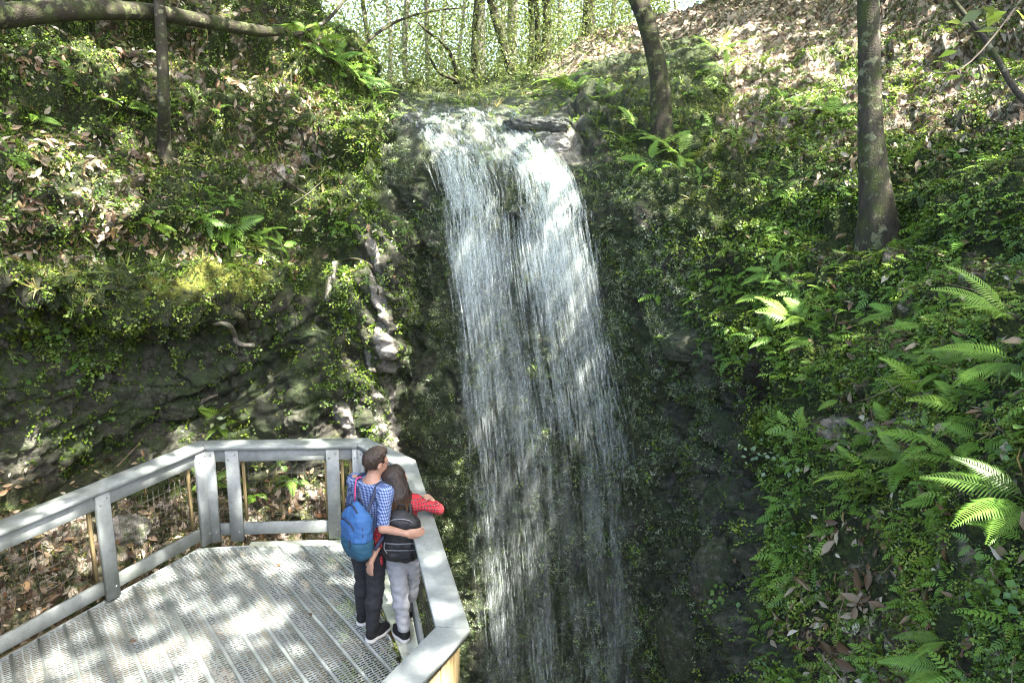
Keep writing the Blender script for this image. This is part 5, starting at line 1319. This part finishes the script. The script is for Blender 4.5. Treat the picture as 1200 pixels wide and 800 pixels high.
rock_obj(632, 146, 74, 22, 'flat grey rock slab on the lip right of the running water', 2, M['grey_stone'], .9, None, .1)
rock_obj(652, 168, 34, 22, 'pale sunlit limestone block under the lip slab', 4, M['pale_stone'], .9, 'pale stones at the lip')
rock_obj(638, 160, 26, 16, 'small grey stone tucked between the slab and the pale block', 6, M['grey_stone'], .9, 'pale stones at the lip')
rock_obj(484, 142, 22, 22, 'dark wet rock at the left end of the waterfall lip', 8, M['grey_stone'], .9, None)
rock_obj(520, 166, 70, 20, 'low wet rock hump splitting the water at the lip', 9, M['terrain'], .7, None, .75)
rock_obj(806, 742, 62, 92, 'large grey boulder at the foot of the dark cliff', 11, M['terrain'], .8, 'boulders below the dark cliff', .2)
rock_obj(846, 672, 66, 84, 'mossy grey boulder leaning above the large one at the foot of the cliff', 13, M['terrain'], .8, 'boulders below the dark cliff', .3)
rock_obj(806, 400, 60, 40, 'rough grey outcrop in the middle of the dark cliff', 15, M['terrain'], .6, None, .5)
rock_obj(150, 622, 40, 30, 'pale rock lying behind the second rail panel', 17, M['pale_stone'], .8, None, .3)
rock_obj(205, 485, 60, 26, 'lighter limestone bulge on the dark overhang', 19, M['terrain'], .6, None, .6)
def root_thing(px, rr, label, back=.06, name='tree_root', mat='root'):
    P = [hit(a, b, back)[0] for a, b in px]; V, F, c = tube(np.array(P), rr, 9, .25, 3, sub=6)
    o = build(name, V, [F, c], M[mat], None, True); tag(o, label, 'root' if 'root' in name else 'branch'); return o
root_thing([(250, 380), (262, 379), (270, 383), (275, 392), (277, 400), (286, 404), (298, 404)], [.02, .03, .034, .034, .032, .03, .022], 'curled pale grey root under the mossy ledge', .10)
root_thing([(274, 368), (282, 372), (288, 386), (294, 402)], [.05, .06, .05, .03], 'thick dark root stub behind the curled root', .02, mat='bark_dark')
root_thing([(255, 462), (240, 468), (228, 480)], [.02, .03, .03], 'short pale root above the railing corner', .05)
root_thing([(398, 305), (415, 303), (432, 309), (441, 322), (443, 345)], [.012, .018, .018, .016, .012], 'thin dark root arching over the limestone rib', .10, mat='bark_dark')
root_thing([(318, 196), (332, 210), (350, 222), (372, 236)], [.012, .016, .014, .008], 'thin dark root running down the bank right of the thin trunk', .06, mat='bark_dark')
# ------------------------------------------------------------------ trees
def tree_root(label, base, group=None, cat='tree', name='tree'): return thing(name, label, cat, base, group)
def add_trunk(root, P, rr, mat, segs=12, sub=6, noise=.12, name='trunk'):
    V, F, c = tube(np.array(P), rr, segs, noise, R3.randrange(99), sub=sub); return build(name, V - root_loc(root), [F, c], M[mat], root, True)
def add_crown(root, centres, n, leaf=.14, rad_=.7, mat='wood_leaf', name='crown'):
    C = np.array(centres); k = RNG.integers(0, len(C), n); P = C[k] + RNG.normal(0, 1, (n, 3)) * rad_ * np.array([1, 1, .6]) * .6
    N = np.tile([0, 0, 1.0], (n, 1))
    return batch(name, [diamond_t(.5, .1), diamond_t(.42, .15)], P, basis(N, 0, .55), rn(n, leaf * .6, leaf * 1.3), rn(n, 0, 1), M[mat], None, None, False, root)
def limbs(root, base, top, centres, r0, mat):
    for c in centres:
        t = R3.uniform(.35, .95); p = base + (top - base) * t; mid = (p + c) / 2 + np.array([0, 0, .25])
        V, F, cc = tube(np.array([p, mid, c]), [r0 * .45, r0 * .25, r0 * .08], 6, 0, 0, sub=3); build('branch', V - root_loc(root), [F, cc], M[mat], root, True)
# thin mossy trunk at left and the fallen log it stands before
tb, _ = hit(194, 188); p_top = at_r(184, -60, 10.0)
t1 = tree_root('thin mossy trunk rising past the log at upper left', tb - np.array([0, 0, .1]))
add_trunk(t1, [tb - np.array([0, 0, .15]), tb + np.array([0, 0, .25]), at_r(192, 120, 10.05), at_r(190, 60, 10.0), p_top, p_top + np.array([.1, .2, 3.5])], [.13, .085, .07, .066, .062, .05], 'bark', 12)
lg = [at_r(-60, 20, 9.3), at_r(0, 19, 9.4), at_r(80, 12, 9.6), at_r(170, 14, 10.1), at_r(240, 25, 10.9), at_r(300, 36, 11.7), at_r(330, 37, 12.1)]
V, F, c = tube(np.array(lg), [.125, .125, .115, .10, .095, .085, .065], 14, .14, 3, sub=10)
o = build('fallen_log', V, [F, c], M['bark_dark'], None, True); tag(o, 'dark mossy log lying across the top of the left bank', 'log')
# leaning tree right of the falls and the tall straight trunk on the right slope
TR = []
def big_tree(label, bpx, bpy, path, rr, mat, ext):
    b, _ = hit(bpx, bpy); root = tree_root(label, b - np.array([0, 0, .1])); rb = math.hypot(b[0], b[1])
    P = [b - np.array([0, 0, .2])] + [at_r(px, py, rb + dr) for px, py, dr in path]; top = P[-1] + np.array(ext)
    add_trunk(root, P + [top], rr, mat, 14); TR.append((root, P[-1], top, rr[-1], mat)); return root
big_tree('dark leaning tree at the brink right of the waterfall', 777, 158, [(775, 130, 0), (772, 90, 0), (764, 50, .05), (754, 15, .1), (735, -30, .2), (712, -75, .3), (690, -120, .3)], [.20, .16, .135, .135, .14, .145, .145, .10], 'bark_dark', (-1.5, .3, 4.5))
big_tree('tall lichen spotted tree trunk standing on the right slope', 1034, 288, [(1029, 262, -.05), (1025, 220, -.05), (1020, 150, -.05), (1019, 85, -.05), (1018, 20, -.05), (1018, -45, -.05), (1018, -110, -.05), (1019, -180, -.05)], [.27, .19, .128, .108, .102, .10, .095, .085], 'bark', (.3, -.2, 6.5))
# woodland behind the lip: every trunk its own tree
BG = [  # px at ground, distance, px at top of frame, radius m, bark, label
 (481, 24, 478, .10, 'bark_grey', 'slim grey tree behind the falls, leftmost of the far trunks'), (502, 26, 499, .09, 'bark_grey', 'slim pale tree just left of the dark twin stem'),
 (557, 21.5, 557, .085, 'bark_dark', 'dark straight sapling behind the middle of the falls'), (561, 27, 559, .19, 'bark_grey', 'thicker grey trunk right behind the dark sapling'),
 (604, 19.5, 574, .11, 'bark_dark', 'dark trunk leaning left behind the falls'), (600, 27, 597, .20, 'bark_grey', 'broad mossy trunk behind the leaning dark one'),
 (622, 24, 622, .09, 'bark', 'straight brown trunk in the centre of the far wood'), (631, 21, 632, .075, 'bark_dark', 'thin dark trunk left of the twin trunk'), (638, 21.5, 639, .13, 'bark_dark', 'dark twin trunk on the far ridge'),
 (687, 22, 686, .16, 'bark', 'brown trunk on the ridge between the falls and the leaning tree'), (832, 23, 832, .17, 'bark_dark', 'short dark trunk on the hilltop right of the leaning tree'),
 (516, 33, 515, .10, 'bark_grey', 'faint thin trunk far back left of centre'), (540, 30, 543, .07, 'bark_grey', 'faint thin stem left of the dark sapling'), (585, 34, 586, .13, 'bark_grey', 'faint pale trunk far behind the leaning dark one'),
 (655, 33, 657, .10, 'bark_grey', 'faint thin trunk far back right of the twin trunk'), (715, 30, 716, .11, 'bark_grey', 'faint grey trunk behind the leaning tree'), (760, 31, 762, .09, 'bark_grey', 'faint thin trunk on the ridge just right of the leaning tree'),
 (790, 30, 790, .07, 'bark_grey', 'faint stem between the leaning tree and the hilltop trunk'), (870, 27, 872, .07, 'bark', 'thin stem on the hilltop right of the short dark trunk'), (897, 24, 899, .10, 'bark', 'brown stem on the hilltop above the ferny hillside'),
 (455, 28, 452, .09, 'bark_grey', 'slim trunk at the crest left of the falls'), (430, 22, 424, .07, 'bark', 'thin brown stem on the crest left of the falls'), (1100, 21, 1102, .10, 'bark', 'thin trunk on the hilltop right of the tall tree'), (948, 25, 946, .09, 'bark_grey', 'grey stem on the hilltop left of the tall tree')]
for px, r_, ptx, rr, mt, lab in BG:
    b = at_r(px, 95, r_); b[2] = drop(b[0], b[1]); top = at_r(ptx, -20, r_ + R3.uniform(-.3, .3)); d_ = (top - b) / max(.5, top[2] - b[2])
    Ht = R3.uniform(8, 12); tip = b + d_ * Ht; root = tree_root(lab, b, 'trees in the far wood')
    q = [b - np.array([0, 0, .3])] + [b + (tip - b) * t + np.array([R3.gauss(0, .10), R3.gauss(0, .1), 0]) for t in (.15, .35, .6)] + [tip]
    add_trunk(root, q, [rr * 1.35, rr, rr * .92, rr * .75, rr * .3], mt, 9, 5, .1)
    cs = [b + (tip - b) * R3.uniform(.30, 1.0) + np.array([R3.gauss(0, 1.5), R3.gauss(0, 1.5), 0]) for _ in range(14)]
    limbs(root, b, tip, cs[:7], rr, mt); add_crown(root, cs, 2200, .12, 1.1)
# crooked saplings and a bare arching branch by the crest
def stick(pts, rr, label, name='sapling', cat='sapling', mat='bark_dark', leaves=0, group=None):
    P = [at_r(a, b, r_) for a, b, r_ in pts]; root = thing(name, label, cat, P[0], group); add_trunk(root, P, rr, mat, 7, 5, .1, 'stem')
    if leaves: add_crown(root, P[1:], leaves, .12, .35, 'wood_leaf', 'foliage')
stick([(533, 98, 17.5), (534, 82, 17.6), (527, 62, 17.6), (515, 47, 17.6), (502, 38, 17.5), (490, 27, 17.4)], [.06, .05, .045, .04, .03, .02], 'crooked dark sapling bending left above the lip', leaves=60)
stick([(540, 100, 16.8), (532, 93, 16.8), (516, 86, 16.8), (506, 72, 16.8), (501, 60, 16.8)], [.05, .045, .04, .03, .018], 'low crooked stem curving up left of the bent sapling', leaves=40)
stick([(417, 62, 13.8), (436, 44, 14), (462, 27, 14.4), (500, 14, 14.8), (548, 9, 15.4)], [.035, .032, .028, .02, .012], 'bare branch arching from the left crest over the falls', 'arching_branch', 'branch')
stick([(345, 42, 12.6), (378, 28, 12.8), (398, 8, 13), (412, -12, 13.2)], [.04, .034, .028, .02], 'thin branch rising from the crest at the end of the log', 'arching_branch', 'branch', 'bark')
stick([(1112, -6, 5.2), (1128, 14, 5.2), (1150, 40, 5.15), (1168, 68, 5.1), (1190, 105, 5.05), (1215, 130, 5)], [.012, .014, .015, .016, .018, .02], 'bare thin branch hanging across the upper right corner', 'hanging_branch', 'branch', 'bark')
stick([(1212, -8, 4.2), (1195, 4, 4.2), (1182, 12, 4.2)], [.008, .006, .004], 'leafy twig poking in at the top right corner', 'hanging_branch', 'branch', 'bark', 14)
# few bright leaves close to the lens at upper right
P = [at_r(a, b, 3.9) for a, b in ((1075, 74), (1082, 79), (1106, 86), (1098, 84), (1122, 60), (1126, 89), (1190, 12), (1180, 14), (905, 2), (894, 6), (912, 7))]
tr_ = thing('hanging_sprig', 'bright yellow green leaves hanging free near the top right', 'leaves', P[0])
V, F, c = tube(np.array([at_r(1240, -60, 4.6), at_r(1150, 60, 4.1), P[2], P[0]]), [.006, .004, .003, .002], 5, sub=5); build('stem', V - P[0], [F, c], M['twig'], tr_)
lm_ = build('leaf', *leaf_t(.6, .06, -.1), mat=mat_leaf('lime_leaf', [(0, (.20, .34, .03)), (1, (.28, .42, .05))], .5, .4, 'obj'), link=False)
for p in P[:8]:
    o = link_mesh('leaf', lm_, tr_); a = R3.uniform(-1.8, 1.8); y_ = np.array([math.sin(a), .3, -.4 + .3 * math.cos(a)]); y_ /= np.linalg.norm(y_); z_ = np.array([.1, -.6, .8]); z_ -= y_ * (y_ @ z_); z_ /= np.linalg.norm(z_); place(o, p - P[0], np.cross(y_, z_), y_, z_, R3.uniform(.05, .085))
# undergrowth and leaves of the far wood
n = 260000
pxs = np.where(RNG.random(n) < .8, rn(n, 360, 760), rn(n, 350, 1050)); rs = 15.5 + 42 * RNG.random(n)
dirs = np.stack([(pxs - 600) / FPX, np.ones(n)], 1); dirs /= np.linalg.norm(dirs, axis=1)[:, None]
XY = dirs * rs[:, None]
gz = np.array([drop(a, b) for a, b in XY])
hh = np.where(RNG.random(n) < .4, RNG.exponential(1.2, n), rn(n, 0, 8)); dens = fbm(np.stack([XY[:, 0], XY[:, 1], gz + hh], 1) * .35, 3, 61)
keep = (dens > RNG.uniform(-.45, .30, n)) & (hh < 9) & ((pxs < 720) | (rs > 22))
P = np.stack([XY[:, 0], XY[:, 1], gz + hh], 1)[keep]; n = len(P)
batch('woodland_foliage', [diamond_t(.5, .1), diamond_t(.42, .15)], P, basis(np.tile([0, 0, 1.0], (n, 1)), 0, 1.6), rn(n, .06, .14) * np.clip(np.linalg.norm(P[:, :2], axis=1) / 24, .8, 2.2), rn(n, 0, 1), M['wood_leaf'], 'stuff', 'sunlit green leaves of the far wood behind the falls')
# ------------------------------------------------------------------ unseen overhead crowns, added and thinned to dapple the sinkhole
ca = np.cross(SUN, [0, 0, 1.0]); ca /= np.linalg.norm(ca); cb = np.cross(ca, SUN)
gx, gy = np.meshgrid(np.arange(-5.5, -.2, .05), np.arange(1.6, 6.9, .05)); dk = np.stack([gx.ravel(), gy.ravel(), 0 * gx.ravel()], 1)
dk = dk[[inside(p[:2], deck_poly) for p in dk]]
AP = np.concatenate([TV, dk, np.concatenate(wV)[::3], dk + np.array([0, 0, 1.1])])
ax_, ay_, al_ = AP @ ca, AP @ cb, AP @ SUN; apx, apy, apz = project(AP)
LIT = [  # sun patches the unseen crowns are thinned for: pixel centre, radii, share of light
 (110, 760, 130, 45, .6), (230, 690, 60, 26, .32), (300, 655, 36, 16, .5), (320, 720, 40, 22, .3), (60, 640, 70, 50, .22), (160, 640, 24, 18, .4), (230, 540, 60, 30, .5), (300, 515, 50, 14, .9), (70, 570, 90, 16, .3),
 (160, 62, 60, 30, .6), (275, 95, 60, 40, .5), (70, 170, 90, 40, .5), (340, 60, 90, 50, .6), (40, 240, 60, 60, .5), (130, 270, 100, 26, .75), (250, 300, 90, 26, .8), (330, 300, 70, 30, .5), (30, 20, 60, 20, .5), (200, 12, 80, 14, .7), (10, 120, 14, 30, .9), (60, 340, 60, 50, .4),
 (390, 140, 60, 60, .6), (415, 230, 40, 60, .5), (450, 400, 26, 120, 1.0), (395, 330, 26, 40, .8), (400, 500, 40, 40, .9), (370, 570, 40, 40, .7), (420, 330, 30, 60, .5),
 (560, 150, 60, 26, .6), (600, 135, 40, 14, .9), (655, 172, 26, 16, 1.0), (665, 225, 24, 24, .6), (560, 220, 40, 40, .5), (600, 455, 14, 50, .6), (655, 450, 16, 40, .5), (570, 560, 16, 90, .6), (600, 660, 24, 60, .4), (690, 300, 30, 60, .15), (620, 300, 60, 80, .12),
 (560, 60, 220, 60, .8), (700, 70, 100, 40, .6), (860, 60, 110, 50, .55), (960, 80, 80, 40, .8), (1080, 70, 110, 50, .75), (1150, 90, 60, 60, .8), (1180, 150, 30, 40, .6), (1190, 225, 20, 20, .9), (900, 140, 90, 50, .35), (1085, 240, 60, 30, .3), (1020, 110, 12, 90, .5), (1150, 290, 40, 24, .35), (830, 130, 50, 30, .3), (930, 350, 40, 20, .3), (1165, 380, 60, 30, .3),
 (500, 565, 30, 30, .25), (530, 690, 14, 30, .5), (437, 590, 26, 40, .25)]
lit = np.full(len(AP), .02)
for x, y, sx, sy, a in LIT: lit = np.maximum(lit, min(1, a * 1.25) * np.exp(-(((apx - x) / sx) ** 2 + ((apy - y) / sy) ** 2)))
infr = (apz > .2) & (apx > -60) & (apx < 1260) & (apy > -60) & (apy < 860); lit[~infr] = .22
CS = .12; a0_, b0_ = ax_.min(), ay_.min()
sel = np.flatnonzero((np.linalg.norm(AP[:, :2], axis=1) < 26) & (AP[:, 2] > -6))
na, nb = int((ax_[sel].max() - a0_) / CS) + 2, int((ay_[sel].max() - b0_) / CS) + 2
ia, ib = ((ax_[sel] - a0_) / CS).astype(int), ((ay_[sel] - b0_) / CS).astype(int); od = np.argsort(al_[sel])
LM = np.full((na, nb), np.nan); LA = np.zeros((na, nb)); LM[ia[od], ib[od]] = lit[sel][od]; LA[ia[od], ib[od]] = al_[sel][od]
for _ in range(3):                                       # close pinholes
    pad = np.pad(LM, 1, constant_values=np.nan); st = np.stack([pad[1 + i_:na + 1 + i_, 1 + j_:nb + 1 + j_] for i_ in (-1, 0, 1) for j_ in (-1, 0, 1)])
    with np.errstate(all='ignore'):
        import warnings; warnings.simplefilter('ignore'); mn = np.nanmean(st, 0)
    LM = np.where(np.isnan(LM), mn, LM)
filled = np.argwhere(~np.isnan(LM)); area = len(filled) * CS * CS
NCL = int(area * 3.2 / .0185 / 55)
cc = filled[RNG.integers(0, len(filled), NCL)]
ca_, cb_ = a0_ + cc[:, 0] * CS, b0_ + cc[:, 1] * CS; zc = rn(NCL, 10.5, 17.0)
m_ = 55; ka = np.repeat(np.arange(NCL), m_); off = RNG.normal(0, 1, (len(ka), 3)) * np.array([.55, .55, .3])
org = ca_[:, None] * ca + cb_[:, None] * cb; tz = (zc - org[:, 2]) / SUN[2]; ctr = org + SUN * tz[:, None]
P = ctr[ka] + off
pa, pb = P @ ca, P @ cb; qa = np.clip(((pa - a0_) / CS).astype(int), 0, na - 1); qb = np.clip(((pb - b0_) / CS).astype(int), 0, nb - 1)
lv = np.nan_to_num(LM[qa, qb], nan=.3)
nzv = fbm(np.stack([pa * 1.35, pb * 1.35, 0 * pa], 1), 3, 71, .65); rk = np.argsort(np.argsort(nzv)) / len(nzv)
keep = rk > lv  # leaves dropped where sun should land on the LIT patches
P = P[keep]; n = len(P)
# shading leaves shared among trees; the three here are added out of view
for lab, b in (('unseen tree added behind the viewer on the right rim to carry shading leaves', (5.5, -6.5)), ('unseen tree added behind the viewer on the left rim to carry shading leaves', (-7, -5)), ('unseen tree added on the rim far to the right to carry shading leaves', (12.5, 2.5))):
    b = np.array([b[0], b[1], 2.5]); root = tree_root(lab, b); tp = b + np.array([R3.gauss(0, .3), R3.gauss(0, .3), 11.0])
    add_trunk(root, [b - np.array([0, 0, 3.5]), b + (tp - b) * .5, tp], [.28, .22, .13], 'bark', 10); TR.append((root, b + (tp - b) * .6, tp, .13, 'bark'))
TR.append((t1, p_top, p_top + np.array([.1, .2, 3.5]), .06, 'bark'))
tops = np.array([t[2] for t in TR]); who = np.argmin(np.linalg.norm(P[:, None, :2] - tops[None, :, :2], axis=2) - np.array([1.5, 1.5, 0, 0, 0, -2])[None], axis=1)
for q, (root, p_, tp, r0, mt) in enumerate(TR):
    k = np.flatnonzero(who == q)
    if len(k) < 20: continue
    batch('crown', [diamond_t(.55, .08)], P[k], basis(np.tile([0, 0, 1.0], (len(k), 1)), 0, .42), rn(len(k), .20, .36), rn(len(k), 0, 1), M['shade_canopy'], None, None, False, root)  # added shading leaves, hung on the nearest tree
    kk = RNG.choice(k, min(14, len(k)), False)
    limbs(root, p_, tp, [P[z_] for z_ in kk], r0, mt)
